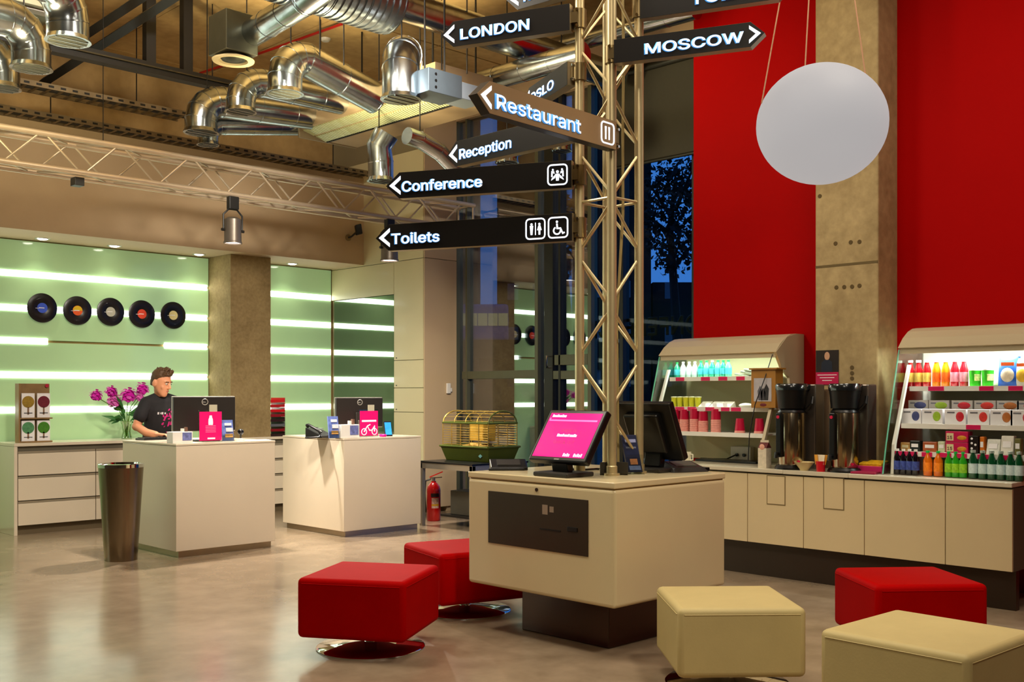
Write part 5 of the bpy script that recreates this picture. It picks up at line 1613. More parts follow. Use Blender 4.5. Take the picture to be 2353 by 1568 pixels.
bag(2318, 7.33, z1, .14, .2, M('blue_bag', '#2a62c8', .3, noise=.5, nscale=14), M('cream_print', '#f0e2c8', .4, noise=.2, nscale=30), 'blue crisp bag with a cream oval on the top shelf')
bag(2352, 7.33, z1, .12, .19, M('white_bag', '#e8e6e0', .3, noise=.25, nscale=14), M('yellow_print', '#e8b838', .4, noise=.2, nscale=30), 'white crisp bag at the picture edge on the top shelf')
z2_ = shB[1][0]
fruit = ['#3d4470', '#8fb02a', '#b81c2a', '#c83028', '#a8622a', '#c04050']
fn = ['blueberry', 'pear', 'cherry', 'chilli', 'peach', 'strawberry']
xs_ = [2098, 2146, 2199, 2252, 2305, 2352]
for i, px in enumerate(xs_):
    q = P(px, X=7.22)
    t = thing('fruit_box', 'white fruit box with a %s picture on the middle shelf' % fn[i], 'box', (7.22, q.y, z2_), group='white fruit boxes')
    wq = .072
    b_ = MB().box(7.19, 7.26, q.y - wq, q.y + wq, z2_, z2_ + .105).build('carton', M('fruit_box_white', '#e6e4e6', .35, noise=.04, nscale=10), t, bevel=.002)
    MB().sphere((7.19, q.y - wq * .45, z2_ + .055), .004, .028, .034, 14, 8).build('fruit_print', M('fruit_%d' % i, fruit[i], .4, noise=.25, nscale=40), b_, True)
    MB().box(7.1885, 7.19, q.y + wq * .05, q.y + wq * .75, z2_ + .078, z2_ + .088).build('text_line', grey_print, b_)
    t = thing('fruit_box', 'second-row fruit box behind the %s box' % fn[i], 'box', (7.33, q.y, z2_), group='second-row fruit boxes')
    b_ = MB().box(7.30, 7.37, q.y - wq, q.y + wq, z2_, z2_ + .165).build('carton', M('fruit_box_grey', '#b9b4ac', .35, noise=.05, nscale=10), t, bevel=.002)
    MB().sphere((7.30, q.y - wq * .2, z2_ + .13), .004, .045, .024, 14, 8).build('fruit_print', MATS['fruit_%d' % i], b_, True)
    MB().box(7.2985, 7.30, q.y + wq * .3, q.y + wq * .8, z2_ + .14, z2_ + .15).build('text_line', grey_print, b_)
# bottom shelf products
z3_ = shB[2][0]


def pack(px, w, h, colr, lab, x=7.14, dp=.05, nm='food_pack', tilt=.0, noise=.3):
    q = P(px, X=x)
    t = thing(nm, lab, 'food pack', (x, q.y, z3_))
    MB().obox((x + dp / 2, q.y, z3_ + h / 2), (dp / 2, 0, 0), (0, w / 2, 0), (tilt, 0, h / 2)).build('carton', M('pack_' + lab[:12].replace(' ', '_'), colr, .35, noise=noise, nscale=18), t, bevel=.006)
    MB().obox((x - .001, q.y, z3_ + h * .55), (.001, 0, 0), (0, w * .32, 0), (tilt * .3, 0, h * .16)).build('label', white_print if noise < .35 else M('pack_label_cream', '#d8cba0', .4), t)
    return t


pack(2080, .07, .06, '#b88a4a', 'blue and yellow sandwich pack at the glass end', noise=.5)
pack(2102, .075, .075, '#16201c', 'black lidded salad bowl beside the sandwich pack', noise=.2)
pack(2136, .1, .07, '#a8542a', 'orange-brown wrap pack between salad bowl and pink boxes', noise=.3)
pack(2163, .05, .075, '#cfd4b0', 'pale green wrap pack leaning on the pink boxes', noise=.2)
pink_box = M('magenta_box', '#c4104e', .35, noise=.08, nscale=10)
zb = z3_
for i in range(2):
    q = P(2198, X=7.12)
    t = thing('biscuit_box', ['lower', 'upper'][i] + ' magenta biscuit box with the cream fifteen panel', 'box', (7.15, q.y, zb), group='magenta biscuit boxes')
    b_ = MB().box(7.12, 7.2, q.y - .075, q.y + .075, zb, zb + .072).build('carton', pink_box, t, bevel=.002)
    MB().box(7.1185, 7.12, q.y + .02, q.y + .068, zb + .01, zb + .06).build('panel', M('cream_panel', '#e0d0a0', .4), b_)
    text('15', .042, M('panel_ink', '#6b3a3a', .5), b_, WM[b_.name].inverted() @ basis((7.118, q.y + .065, zb + .02), (0, -1, 0), (0, 0, 1), (-1, 0, 0)), 'lettering', .02, 'LEFT', .0003)
    MB().sphere((7.12, q.y - .035, zb + .03), .004, .032, .016, 12, 6).build('biscuit_print', M('biscuit_gold', '#d08a1c', .4, noise=.2, nscale=40), b_, True)
    zb += .074
q = P(2237, X=7.13)
t = thing('domino_pack', 'black pack with white dots beside the magenta boxes', 'food pack', (7.13, q.y, z3_))
MB().box(7.13, 7.2, q.y - .03, q.y + .03, z3_, z3_ + .12).build('carton', M('domino_black', '#171010', .3), t, bevel=.003)
for u, v in ((.012, .1), (.012, .07), (.012, .035), (-.012, .06), (.012, .012)):
    MB().sphere((7.13, q.y + u, z3_ + v), .002, .008, .008, 8, 6).build('white_dot', white_print, t)
pack(2256, .03, .115, '#d8741c', 'slim orange pack beside the black dotted pack', noise=.15)
pack(2282, .085, .1, '#dfe0d4', 'white salad box with a clear window', tilt=.015, noise=.2)
pack(2314, .08, .125, '#e6e2d6', 'tall white wrapped sandwich box', tilt=.01, noise=.15)
pack(2338, .04, .11, '#6d6a3a', 'olive pack near the picture edge', noise=.2)
# soft drinks standing on the worktop inside the cooler
zf = CZ + .004
cola = M('cola_bottle', '#120a12', .1, coat=.6)
greenb = M('green_bottle', '#0c4a28', .1, coat=.6)
orangeb = M('orange_soda', '#d86a10', .12, emis=.05, coat=.5)
limeb = M('lime_soda', '#2a9a1c', .12, emis=.04, coat=.5)
bl_ = M('cola_label', '#3a4a90', .4, noise=.6, nscale=50)
for i, px in enumerate((2062, 2076, 2090, 2104)):
    bottle(px, 7.06, zf, .026, .175, cola, wcap, bl_, '%s cola bottle with a blue label from the glass end' % ORD[i], 'cola bottles')
for i, px in enumerate((2132, 2156)):
    bottle(px, 7.06, zf, .03, .17, orangeb, gcap, M('orange_label', '#f0851c', .4, noise=.3, nscale=50), '%s orange soda bottle beside the cola' % ORD[i], 'orange soda bottles')
for i, px in enumerate((2180, 2196, 2213)):
    bottle(px, 7.06, zf, .026, .17, limeb, gcap, M('lime_label', '#8ec82a', .4, noise=.4, nscale=50), '%s lime soda bottle beside the orange soda' % ORD[i], 'lime soda bottles')
for i, px in enumerate((2236, 2258, 2279, 2300, 2322, 2342)):
    bottle(px, 7.05, zf, .029, .185, greenb, M('pale_cap', '#b8c8c0', .3, .4), M('mineral_label', '#c8dcdc', .4, noise=.2, nscale=50), '%s dark green mineral water bottle counted from the lime soda' % ORD[i], 'green mineral water bottles', .45)

# ================================================================ STOOLS
red_leather = M('red_leather', '#a40000', .68, noise=.05, nscale=6, bump=.05, bscale=90, spec=.04)
cream_leather = M('cream_leather', '#c2b07a', .5, noise=.04, nscale=6, bump=.05, bscale=90, spec=.25)


def stool(lat, dep, ang, mat, lab, sz=.58):
    p = LD(lat, dep)
    t = thing('cube_stool', lab, 'stool', p, YAW - math.pi / 2 + math.radians(ang), 'swivel cube stools around the kiosk')
    h = sz / 2
    o = MB().box(-h, h, -h, h, .098, .412).build('seat', mat, t, local=True, bevel=.028, seg=4, smooth=True)
    z = .383
    r, cc = h + .0005, .03
    pts = [(-r + cc, -r, z), (r - cc, -r, z), (r, -r + cc, z), (r, r - cc, z), (r - cc, r, z), (-r + cc, r, z), (-r, r - cc, z), (-r, -r + cc, z)]
    pts = [(x * (1 - .0), y, zz) for x, y, zz in pts]
    MB().tube(pts + [pts[0]], .0022, 5, False).build('seam', mat, t, local=True)
    MB().cyl((0, 0, .03), (0, 0, .1), .035, n=18).build('column', chrome, t, True, local=True)
    MB().lathe([(.001, 0), (.29, 0), (.293, .006), (.285, .012), (.15, .02), (.05, .034), (.001, .034)], (0, 0, 0), 48).build('base_disc', chrome, t, True, local=True)
    return t


stool(-.765, 5.74, -13.5, red_leather, 'red leather cube stool nearest the staffed desk, standing on open floor', .595)
stool(-.30, 6.72, -62, red_leather, 'red leather cube stool pushed against the kiosk', .60)
stool(1.02, 5.02, 2, cream_leather, 'cream leather cube stool in front of the kiosk base')
stool(2.09, 5.6, 4, red_leather, 'red leather cube stool in front of the coffee counter')
stool(1.69, 4.30, 42, cream_leather, 'cream leather cube stool at the lower picture corner, turned diagonally', .62)

# ================================================================ PENDANT
pg_ = P(1888, 286, D=6.2)
kg = 6.2 / FPX
t = thing('globe_pendant', 'large round white pendant lamp hanging in front of the red wall', 'lamp', pg_)
gm = M('opal_globe', '#5c5c60', .6, emis=.58, ecol='#d8d4d4', noise=.04, nscale=2, spec=.2)
MB().sphere(pg_, 147 * kg, 147 * kg, 136 * kg, 48, 32).build('globe', gm, t, True)
top = Vector((pg_.x, pg_.y, ZC))
wm_ = M('pale_cord', '#b98a6a', .5)
for (px, py) in ((1750, 238), (1850, 155), (1990, 182)):
    a = P(px, py, D=6.2)
    MB().cyl(a, top, .004, n=6).build('suspension_cord', wm_, t)
MB().lathe([(.001, 0), (.06, 0), (.06, -.03), (.001, -.04)][::-1], top, 20).build('ceiling_rose', white_pl, t, True)

# ================================================================ DUCTS AND CEILING SERVICES
duct_m = M('spiral_duct', '#b4bcc2', .2, 1., noise=.16, nscale=10)
dark_in = M('duct_inside', '#3a3a30', .5, .6, noise=.2, nscale=30)


def q3(p): return P(p[0], p[1], D=p[2])


def duct(pts, r, lab, mouth=True, seams=True, mat=duct_m, grp=None):
    """pts: list of world points; first point is the open mouth (facing -z when mouth)"""
    t = thing('air_duct', lab, 'duct', pts[0], group=grp)
    MB().tube(pts, r, 22, True).build('pipe', mat, t, True)
    if isinstance(r, list): r = r[-1]
    if mouth:
        d = (pts[0] - pts[1]).normalized()
        MB().tube([pts[0] - d * .02, pts[0] + d * .012], [r * 1.0, r * 1.1], 22, True).build('mouth_ring', mat, t, True)
        MB().tube([pts[0] + d * .0125, pts[0] + d * .014], [r * .92, r * .92], 22, True).build('grille', dark_in, t)
        for k in (-.5, 0, .5):
            x = Vector((1, 0, 0)) if abs(d.x) < .9 else Vector((0, 1, 0))
            x = (x - d * x.dot(d)).normalized()
            y = d.cross(x)
            w = math.sqrt(1 - k * k) * r * .92
            c = pts[0] + d * .016 + y * k * r
            MB().obox(c, x * w, y * .005, d * .003).build('grille_bar', mat, t)
    rp = pts[len(pts) // 2] if len(pts) > 2 else (pts[0] + pts[1]) / 2
    if rp.z + r < ZC - .06:
        MB().cyl(rp + Vector((0, 0, r * .9)), (rp.x, rp.y, ZC - .004), .006, n=6).build('hanger_rod', black_steel, t)
    if seams:
        for i in range(len(pts) - 1):
            L = (pts[i + 1] - pts[i]).length
            d = (pts[i + 1] - pts[i]).normalized()
            n = int(L / .28)
            for j in range(n + 1):
                c = pts[i] + d * (L * j / max(n, 1))
                if j == 0 and i == 0: continue
                MB().tube([c - d * .005, c + d * .005], r * 1.025, 22).build('seam_ring', mat, t, True)
    return t


def elbow(m, up, run, end, n=4):
    """mouth point m facing down, rises by up, then bends by radius 'run' into direction of end"""
    h = Vector((end.x - m.x, end.y - m.y, 0)).normalized()
    c = m + Vector((0, 0, up)) + h * run
    pts = [m]
    for i in range(n + 1):
        a = math.pi - (math.pi / 2) * i / n
        pts.append(c + run * (h * math.cos(a) + Vector((0, 0, 1)) * math.sin(a)))
    pts.append(end)
    return pts


UX, UZ = 6.1, 3.9
G = 'duct outlets feeding the ceiling unit'
# four elbow outlets running to the unit
duct(elbow(q3((462, 303, 9.6)), .10, .20, P(748, 268, Y=8.75)), .145, 'bright steel elbow duct with the lowest wide mouth left of the ceiling unit', grp=G)
duct(elbow(q3((553, 255, 9.2)), .08, .20, P(800, 236, Y=8.2)), .125, 'steel elbow duct with a short mouth beside the largest elbow', grp=G)
duct(elbow(q3((655, 213, 8.7)), .12, .20, P(862, 225, Y=7.6)), .14, 'largest steel elbow duct curving over the ceiling unit', grp=G)
duct(elbow(q3((478, 331, 9.9)), .05, .15, P(700, 290, Y=9.0)), .095, 'thinnest steel elbow duct just above the lighting truss', grp=G)
# dome-ended vertical outlet
m_ = q3((921, 226, 8.2))
duct([m_, m_ + Vector((0, 0, .22)), m_ + Vector((.04, .04, .33)), m_ + Vector((.13, .13, .40)), m_ + Vector((.32, .36, .42))], .145, 'steel dome-like duct outlet next to the junction box', grp=G)
# big insulated header and the long slim duct behind it
a, b = q3((560, -60, 7.6)), q3((905, 22, 8.6))
dirx = Vector((1, 0, 0))
a = P(905, 10, D=8.4)
duct([a + Vector((-3.4, 0, 0)), a + Vector((-.05, 0, 0))], .24, 'wide ribbed supply duct crossing the top of the picture', mouth=False, mat=M('dark_ribbed_duct', '#8a8f94', .3, 1., noise=.1, nscale=10))
duct([a + Vector((-.05, 0, .02)), a + Vector((.05, 0, .02)), a + Vector((2.75, 0, .0))], [.24, .13, .13], 'slim spiral duct continuing from the wide supply duct', mouth=False, seams=False)
rib_t = [o for o in C.objects if o.get('label') == 'wide ribbed supply duct crossing the top of the picture'][0]
for k in range(34):
    c = a + Vector((-.1 - k * .06, 0, 0))
    MB().tube([c - Vector((.012, 0, 0)), c + Vector((.012, 0, 0))], .252, 26).build('rib', MATS['dark_ribbed_duct'], rib_t, True)
# round diffuser with box and slanted duct
c_ = P(536, 142, D=8.4)
t = thing('ceiling_diffuser', 'round white ceiling diffuser under a steel plenum box', 'diffuser', c_)
MB().lathe([(.001, .03), (.108, .03), (.115, .004), (.16, 0), (.165, .012), (.12, .03), (.1, .045), (.001, .045)], c_, 32).build('rim', M('diffuser_cream', '#cdbb92', .5), t, True)
MB().lathe([(.001, .006), (.05, .006), (.07, .018), (.09, .012), (.1, .026), (.001, .029)], c_, 32).build('cone', dark_in, t, True)
MB().box(c_.x - .14, c_.x + .14, c_.y - .14, c_.y + .14, c_.z + .045, c_.z + .36).build('plenum_box', M('plenum_steel', '#6a6a5c', .35, .9, noise=.1, nscale=8), t, bevel=.006)
duct([c_ + Vector((.1, -.1, .22)), P(700, 2, D=7.7), P(760, -40, D=7.5)], .105, 'slanted spiral duct between diffuser box and wide supply duct', mouth=False)
# down pipe under the unit
m_ = q3((875, 414, 9.6))
duct([m_, m_ + Vector((0, 0, .16)), m_ + Vector((-.02, .0, .30)), m_ + Vector((.02, -.06, .42))], .115, 'short crumpled vertical duct below the ceiling unit', grp=G)
duct([q3((1045, 385, 9.4)), q3((1010, 350, 9.3)), q3((965, 322, 9.2)), q3((935, 312, 9.1))], .075, 'flexible ribbed duct slanting down behind the Reception sign', mouth=False)
duct([P(1340, 122, X=6.6), P(1085, 195, X=6.6)], .10, 'spiral duct behind the OSLO sign, running under the ceiling', mouth=False)
duct([P(1600, 20, X=7.4), P(1250, 116, X=7.4)], .09, 'long spiral duct crossing behind the top of the tower', mouth=False)
duct([P(1290, 345, D=9.8), P(1290, 318, D=9.8), P(1330, 300, D=10.2)], .09, 'short duct outlet glimpsed behind the Restaurant sign', grp=G)
duct([P(1165, 372, D=9.6), P(1165, 350, D=9.6), P(1200, 330, D=10)], .1, 'short duct outlet glimpsed between Reception and Conference signs', grp=G)
# upper left cluster
G2 = 'duct outlets in the upper corner'
duct(elbow(q3((156, 92, 7.6)), .12, .22, P(60, -60, D=7.2)), .145, 'steel elbow duct outlet in the upper corner, highest of three', grp=G2)
duct(elbow(q3((72, 155, 8.0)), .12, .2, P(-80, 20, D=7.6)), .14, 'steel elbow duct outlet in the upper corner, middle of three', grp=G2)
duct(elbow(q3((5, 200, 8.3)), .1, .2, P(-160, 100, D=8)), .13, 'steel elbow duct outlet in the upper corner, lowest of three', grp=G2)
t = thing('ceiling_unit', 'pale ceiling unit box cut by the upper corner of the picture', 'air unit', P(40, 15, D=8.2))
c_ = P(20, 10, D=8.3)
MB().box(c_.x - 1.0, c_.x + .35, c_.y - .2, c_.y + .25, c_.z - .03, c_.z + .25).build('casing', M('unit_casing', '#a8a68e', .4, .5, noise=.06, nscale=6), t, bevel=.006)
MB().box(c_.x - 1.0, c_.x + .3, c_.y - .15, c_.y - .05, c_.z - .045, c_.z - .03).build('louvre', white_pl, t)

# chilled beam unit
t = thing('ceiling_unit', 'long pale green louvred air unit hanging under the ceiling', 'air unit', (UX, 7.8, UZ))
ub = M('unit_underside', '#a58f70', .45, .3, noise=.05, nscale=5)
ul = M('unit_louvre', '#b2b78e', .35, .2, noise=.04, nscale=6)
y0, y1 = 6.85, 8.88
MB().prism([(UX - .3, y0, UZ + .075), (UX, y0, UZ), (UX + .37, y0, UZ), (UX + .37, y0, UZ + .28), (UX - .3, y0, UZ + .28)], (0, y1 - y0, 0)).build('casing', ub, t)
n = 60
for k in range(n):
    y = y0 + (y1 - y0) * (k + .5) / n
    MB().obox((UX - .22, y, UZ + .05), (.06, 0, -.015), (0, .011, .0), (.001, 0, .006)).build('louvre_slat', ul, t)
    MB().obox((UX - .075, y, UZ + .014), (.06, 0, -.015), (0, .011, .0), (.001, 0, .006)).build('louvre_slat', ul, t)
MB().box(UX - .005, UX + .012, y0, y1, UZ - .012, UZ + .004).build('edge_trim', black_steel, t)
MB().box(UX - .32, UX + .38, y1, y1 + .03, UZ - .01, UZ + .26).build('end_cap', M('unit_endcap', '#8d7c62', .4, .4), t, bevel=.004)
for (x, y) in ((UX - .2, 7.0), (UX + .3, 7.0), (UX - .2, 8.7), (UX + .3, 8.7)):
    MB().cyl((x, y, UZ + .27), (x, y, ZC - .005), .009, n=8).build('hanger_rod', black_steel, t)
# junction box with holes
c_ = P(1010, 205, D=8.3)
t = thing('junction_box', 'grey steel junction box beside the dome-like duct', 'junction box', c_)
jm = M('junction_steel', '#5f6c78', .35, .7, noise=.06, nscale=8)
bx_, by_ = Vector((.16, 0, 0)), Vector((0, .16, 0))
MB().box(c_.x - .22, c_.x + .12, c_.y - .13, c_.y + .13, c_.z - .08, c_.z + .1).build('box', jm, t, bevel=.004)
MB().box(c_.x + .1, c_.x + .36, c_.y - .12, c_.y + .1, c_.z - .07, c_.z + .06).build('cover', M('junction_cover', '#7d8894', .4, .4), t, bevel=.004)
for k in range(3):
    MB().cyl((c_.x - .15, c_.y - .131, c_.z + .06 - .05 * k), (c_.x - .15, c_.y - .136, c_.z + .06 - .05 * k), .011, n=8).build('punched_hole', black_pl, t)
for dx in (-.15, .05):
    MB().cyl((c_.x + dx, c_.y, c_.z + .1), (c_.x + dx, c_.y, ZC - .005), .008, n=8).build('hanger_rod', black_steel, t)
# red cable and smoke detector under the ceiling
a, b = P(460, 168, Z=ZC - .04), P(786, 55, Z=ZC - .04)
tag(MB().tube([a, (a + b) / 2 + Vector((0, 0, -.01)), b], .014, 8).build('red_pipe', M('red_pipe', '#9a1510', .4), None, True), 'thin red sprinkler pipe under the concrete ceiling', 'pipe')
c_ = P(748, 88, Z=ZC)
tag(MB().lathe([(.001, -.035), (.035, -.03), (.05, -.012), (.055, 0), (.001, 0)], (c_.x, c_.y, ZC - .003), 20).build('smoke_detector', white_pl, None, True), 'white smoke detector on the concrete ceiling by the red pipe', 'smoke detector')
# black steel frame
BY = 9.02
bs_ = thing('steel_frame', 'black steel hanger frame under the ceiling in the upper corner', 'steel frame', (3.6, BY, 4.3))
a, b = P(95, 112, Y=BY), P(530, 192, Y=BY)
zb_ = (a.z + b.z) / 2
MB().box(a.x - 1.2, b.x + .2, BY - .05, BY + .05, zb_ - .05, zb_ + .05).build('channel', black_steel, bs_)
MB().box(a.x - 1.2, b.x + .2, BY - .07, BY - .05, zb_ + .0, zb_ + .012).build('flange', M('steel_edge', '#4a4434', .4, .8), bs_)
for px in (343, 428):
    q = P(px, Y=BY)
    MB().box(q.x - .045, q.x + .045, BY - .04, BY + .04, zb_, ZC - .004).build('hanger_post', black_steel, bs_)
for k, (pa_, pb2) in enumerate((((205, 75), (345, -18)), ((100, 190), (430, -25)))):
    a, b = P(*pa_, D=9.6 + .5 * (k == 1)), P(*pb2, D=8.8)
    MB().tube([a, b], .05, 4).build('diagonal_strut', black_steel, bs_)
# cable trays
tray = M('cable_tray_steel', '#7d6d54', .45, .7, noise=.15, nscale=10)


def cable_tray(y, z, x0, x1, w, lab):
    t = thing('cable_tray', lab, 'cable tray', ((x0 + x1) / 2, y, z))
    for yy in (y, y + w):
        MB().box(x0, x1, yy - .008, yy + .008, z, z + .05).build('side_rail', tray, t)
    nn = int((x1 - x0) / .11)
    for i in range(nn):
        x = x0 + (x1 - x0) * (i + .5) / nn
        MB().box(x - .014, x + .014, y, y + w, z, z + .012).build('rung', tray, t)
        MB().box(x - .025, x + .025, y - .009, y - .007, z + .015, z + .035).build('slot', black_steel, t)
    MB().tube([(x0, y + w * .4, z + .03), ((x0 + x1) / 2, y + w * .45, z + .03), (x1, y + w * .4, z + .03)], .03, 8).build('cable_bundle', M('cable_bundle', '#1b1712', .6), t, True)
    for xx in (x0 + .5, (x0 + x1) / 2, x1 - .5):
        MB().cyl((xx, y + w / 2, z), (xx, y + w / 2, ZC - .004), .006, n=6).build('hanger_rod', black_steel, t)
    return t


a = P(250, 232, Y=10.0)
cable_tray(10.0, a.z, 1.0, P(435, Y=10.0).x, .25, 'upper cable tray below the black steel frame')
a = P(500, 335, Y=10.35)
cable_tray(10.30, a.z - .04, .2, P(850, Y=10.35).x, .2, 'long cable tray running just above the beige soffit')

# thin wires hanging from the ceiling
for i, (px, py) in enumerate(((735, 130), (790, 150), (1015, 160), (1073, 170))):
    a = P(px, py, D=8.8)
    tag(MB().cyl((a.x, a.y, a.z), (a.x, a.y, ZC - .004), .006, n=6).build('hanger_rod', black_steel, None), '%s thin hanger rod counted from the diffuser, under the ceiling' % ORD[i], 'rod', 'thin hanger rods')

# ================================================================ FLOWERS
VY = yfc + .28
pv = P(291, 1008, Y=VY)
vs_ = thing('flower_vase', 'glass vase of magenta peonies on the back cabinet beside the staff member', 'flowers', (pv.x, VY, zcab))
kv = pv.dot(Vector((FW.x, FW.y, 0))) / FPX
MB().lathe([(.001, .004), (.05, .0), (.055, .01), (.04, .08), (.05, .15), (.07, .19), (.066, .19), (.046, .15), (.036, .08), (.05, .014), (.001, .01)], (pv.x, VY, zcab), 24).build('vase', glass_mat('vase_glass', (.86, .95, .80), .12), vs_, True)
stem_m = M('flower_stem', '#4d7a1c', .5, noise=.15, nscale=20)
leaf_m = M('peony_leaf', '#2f6b2c', .45, noise=.2, nscale=20)
pet = [M('peony_magenta', '#c2129a', .5, noise=.2, nscale=30, emis=.06), M('peony_rose', '#cc5aa8', .5, noise=.2, nscale=30, emis=.06)]
rn = random.Random(3)
blooms = [(221, 908, 14, 0), (256, 899, 14, 0), (263, 920, 18, 1), (296, 907, 19, 0), (328, 893, 16, 0), (322, 912, 11, 1)]
for px, py, r, k in blooms:
    c = P(px, py, Y=VY + rn.uniform(-.05, .05))
    R_ = r * kv
    m0 = Vector((pv.x, VY, zcab + .02))
    mid = (m0 + c) / 2 + Vector(((pv.x - c.x) * .25, 0, .03))
    MB().tube([m0, Vector((pv.x + (c.x - pv.x) * .12, VY, zcab + .2)), mid + Vector((0, 0, .03)), c - Vector((0, 0, R_ * .3))], .005, 6).build('stem', stem_m, vs_, True)
    d = MB()
    for i in range(46):
        zz = 1 - 1.75 * (i + .5) / 46
        a = i * 2.39996
        q = math.sqrt(max(0, 1 - zz * zz))
        nr = Vector((q * math.cos(a), q * math.sin(a), zz))
        t1 = nr.cross(Vector((.3, .2, 1))).normalized()
        t2 = (nr.cross(t1) + nr * rn.uniform(.25, .8)).normalized()
        w = R_ * rn.uniform(.26, .4)
        p0 = c + nr * R_ * rn.uniform(.55, .8)
        d.add([p0 - t1 * w * .5, p0 + t1 * w * .5, p0 + t1 * w * .9 + t2 * w * .9, p0 - t1 * w * .9 + t2 * w * .9, p0 + t1 * w * .4 + t2 * w * 1.4, p0 - t1 * w * .4 + t2 * w * 1.4], [(0, 1, 2, 3), (3, 2, 4, 5)])
    d.sphere(c, R_ * .68, None, None, 10, 6)
    d.build('bloom', pet[k], vs_)
for i in range(22):
    a = rn.uniform(-1.25, 1.25)
    L = rn.uniform(.10, .26)
    b0 = Vector((pv.x + math.sin(a) * .05, VY + rn.uniform(-.03, .03), zcab + rn.uniform(.18, .32)))
    dd = Vector((math.sin(a) * .9, rn.uniform(-.5, .2), rn.uniform(-.25, .7))).normalized()
    sd = dd.cross(Vector((0, -1, .3))).normalized()
    MB().add([b0, b0 + dd * L * .5 + sd * .022, b0 + dd * L + Vector((0, 0, -.02)), b0 + dd * L * .5 - sd * .022, b0 + dd * L * .5 + Vector((0, -.006, 0))], [(0, 1, 4), (1, 2, 4), (2, 3, 4), (3, 0, 4)]).build('leaf', leaf_m, vs_)

# ================================================================ PERSON
PB = P(366, Y=9.53)
person = thing('person', 'young person with short brown hair and black printed t-shirt typing behind the desk', 'person', (PB.x, PB.y, 0), math.radians(6))
skin = M('skin', '#c98a66', .5, noise=.05, nscale=14)
shirt_m = M('black_cotton', '#151316', .85, noise=.15, nscale=30)
hair_m = M('brown_hair', '#4a3219', .6, noise=.3, nscale=60, bump=.4, bscale=120)
trouser_m = M('dark_denim', '#1b2030', .8, noise=.15, nscale=30)


def loft(mb, rings, n=18):
    k = len(mb.v)
    for (c, rx, ry) in rings:
        c = Vector(c)
        for j in range(n):
            g = 2 * math.pi * j / n
            mb.v.append(c + Vector((rx * math.cos(g), ry * math.sin(g), 0)))
    for i in range(len(rings) - 1):
        for j in range(n):
            q = (j + 1) % n
            mb.f.append([k + i * n + j, k + i * n + q, k + (i + 1) * n + q, k + (i + 1) * n + j])
    mb.f.append([k + j for j in range(n)][::-1])
    mb.f.append([k + (len(rings) - 1) * n + j for j in range(n)])


def limb(mb, pts, rs, n=14):
    mb.tube(pts, rs, n)
    for p, r in zip(pts, rs): mb.sphere(p, r * .99, None, None, 12, 8)


def remesh(o, vox, it=4):
    r = o.modifiers.new('remesh', 'REMESH')
    r.mode = 'VOXEL'
    r.voxel_size = vox
    r.use_smooth_shade = True
    s_ = o.modifiers.new('smooth', 'SMOOTH')
    s_.factor = .5
    s_.iterations = it


HM = Matrix.Translation((-.055, -.115, 1.478)) @ Matrix.Rotation(math.radians(22), 4, 'Z') @ Matrix.Rotation(math.radians(16), 4, 'X')
bd = MB()
# head in its own frame (front -y)
hd = MB()
loft(hd, [((0, -.056, -.122), .018, .018), ((0, -.052, -.112), .034, .034), ((0, -.036, -.085), .052, .054), ((0, -.014, -.05), .063, .078), ((0, -.002, -.01), .070, .090), ((0, .004, .035), .074, .096), ((0, .008, .075), .068, .088), ((0, .010, .105), .048, .064), ((0, .012, .12), .02, .026)], 22)
hd.tube([(0, -.086, .028), (0, -.103, -.005), (0, -.112, -.024), (0, -.094, -.034)], [.008, .011, .014, .010], 10)
hd.sphere((-.010, -.098, -.03), .009)
hd.sphere((.010, -.098, -.03), .009)
for s in (-1, 1):
    hd.sphere((s * .076, .016, -.010), .013, .022, .034, 10, 8)
    hd.sphere((s * .030, -.080, .028), .024, .012, .008, 10, 6)
    hd.sphere((s * .042, -.06, -.03), .02, .018, .02, 10, 6)
hd.sphere((0, -.084, -.058), .022, .010, .007, 10, 6)
hd.sphere((0, -.082, -.068), .018, .010, .006, 10, 6)
hd.sphere((0, -.074, -.1), .018, .014, .014, 10, 6)
bd.add([HM @ v for v in hd.v], hd.f)
limb(bd, [(-.01, -.05, 1.29), (-.025, -.065, 1.35), (-.05, -.09, 1.42)], [.064, .056, .056])
loft(bd, [((0, .0, .90), .15, .10), ((0, -.01, 1.0), .145, .10), ((0, -.025, 1.1), .145, .1), ((0, -.04, 1.22), .165, .11), ((0, -.045, 1.30), .16, .095), ((0, -.05, 1.345), .10, .07)])
SH = [(-.175, -.05, 1.305), (.175, -.05, 1.305)]
AR = [[(-.160, -.05, 1.28), (-.225, -.06, 1.19), (-.262, -.045, 1.07), (-.235, -.16, 1.015), (-.195, -.255, 1.0)], [(.160, -.05, 1.28), (.225, -.07, 1.19), (.235, -.11, 1.06), (.16, -.24, 1.0), (.075, -.35, .998)]]
RA = [.044, .048, .045, .038, .029]
for arm in AR: limb(bd, arm, RA)
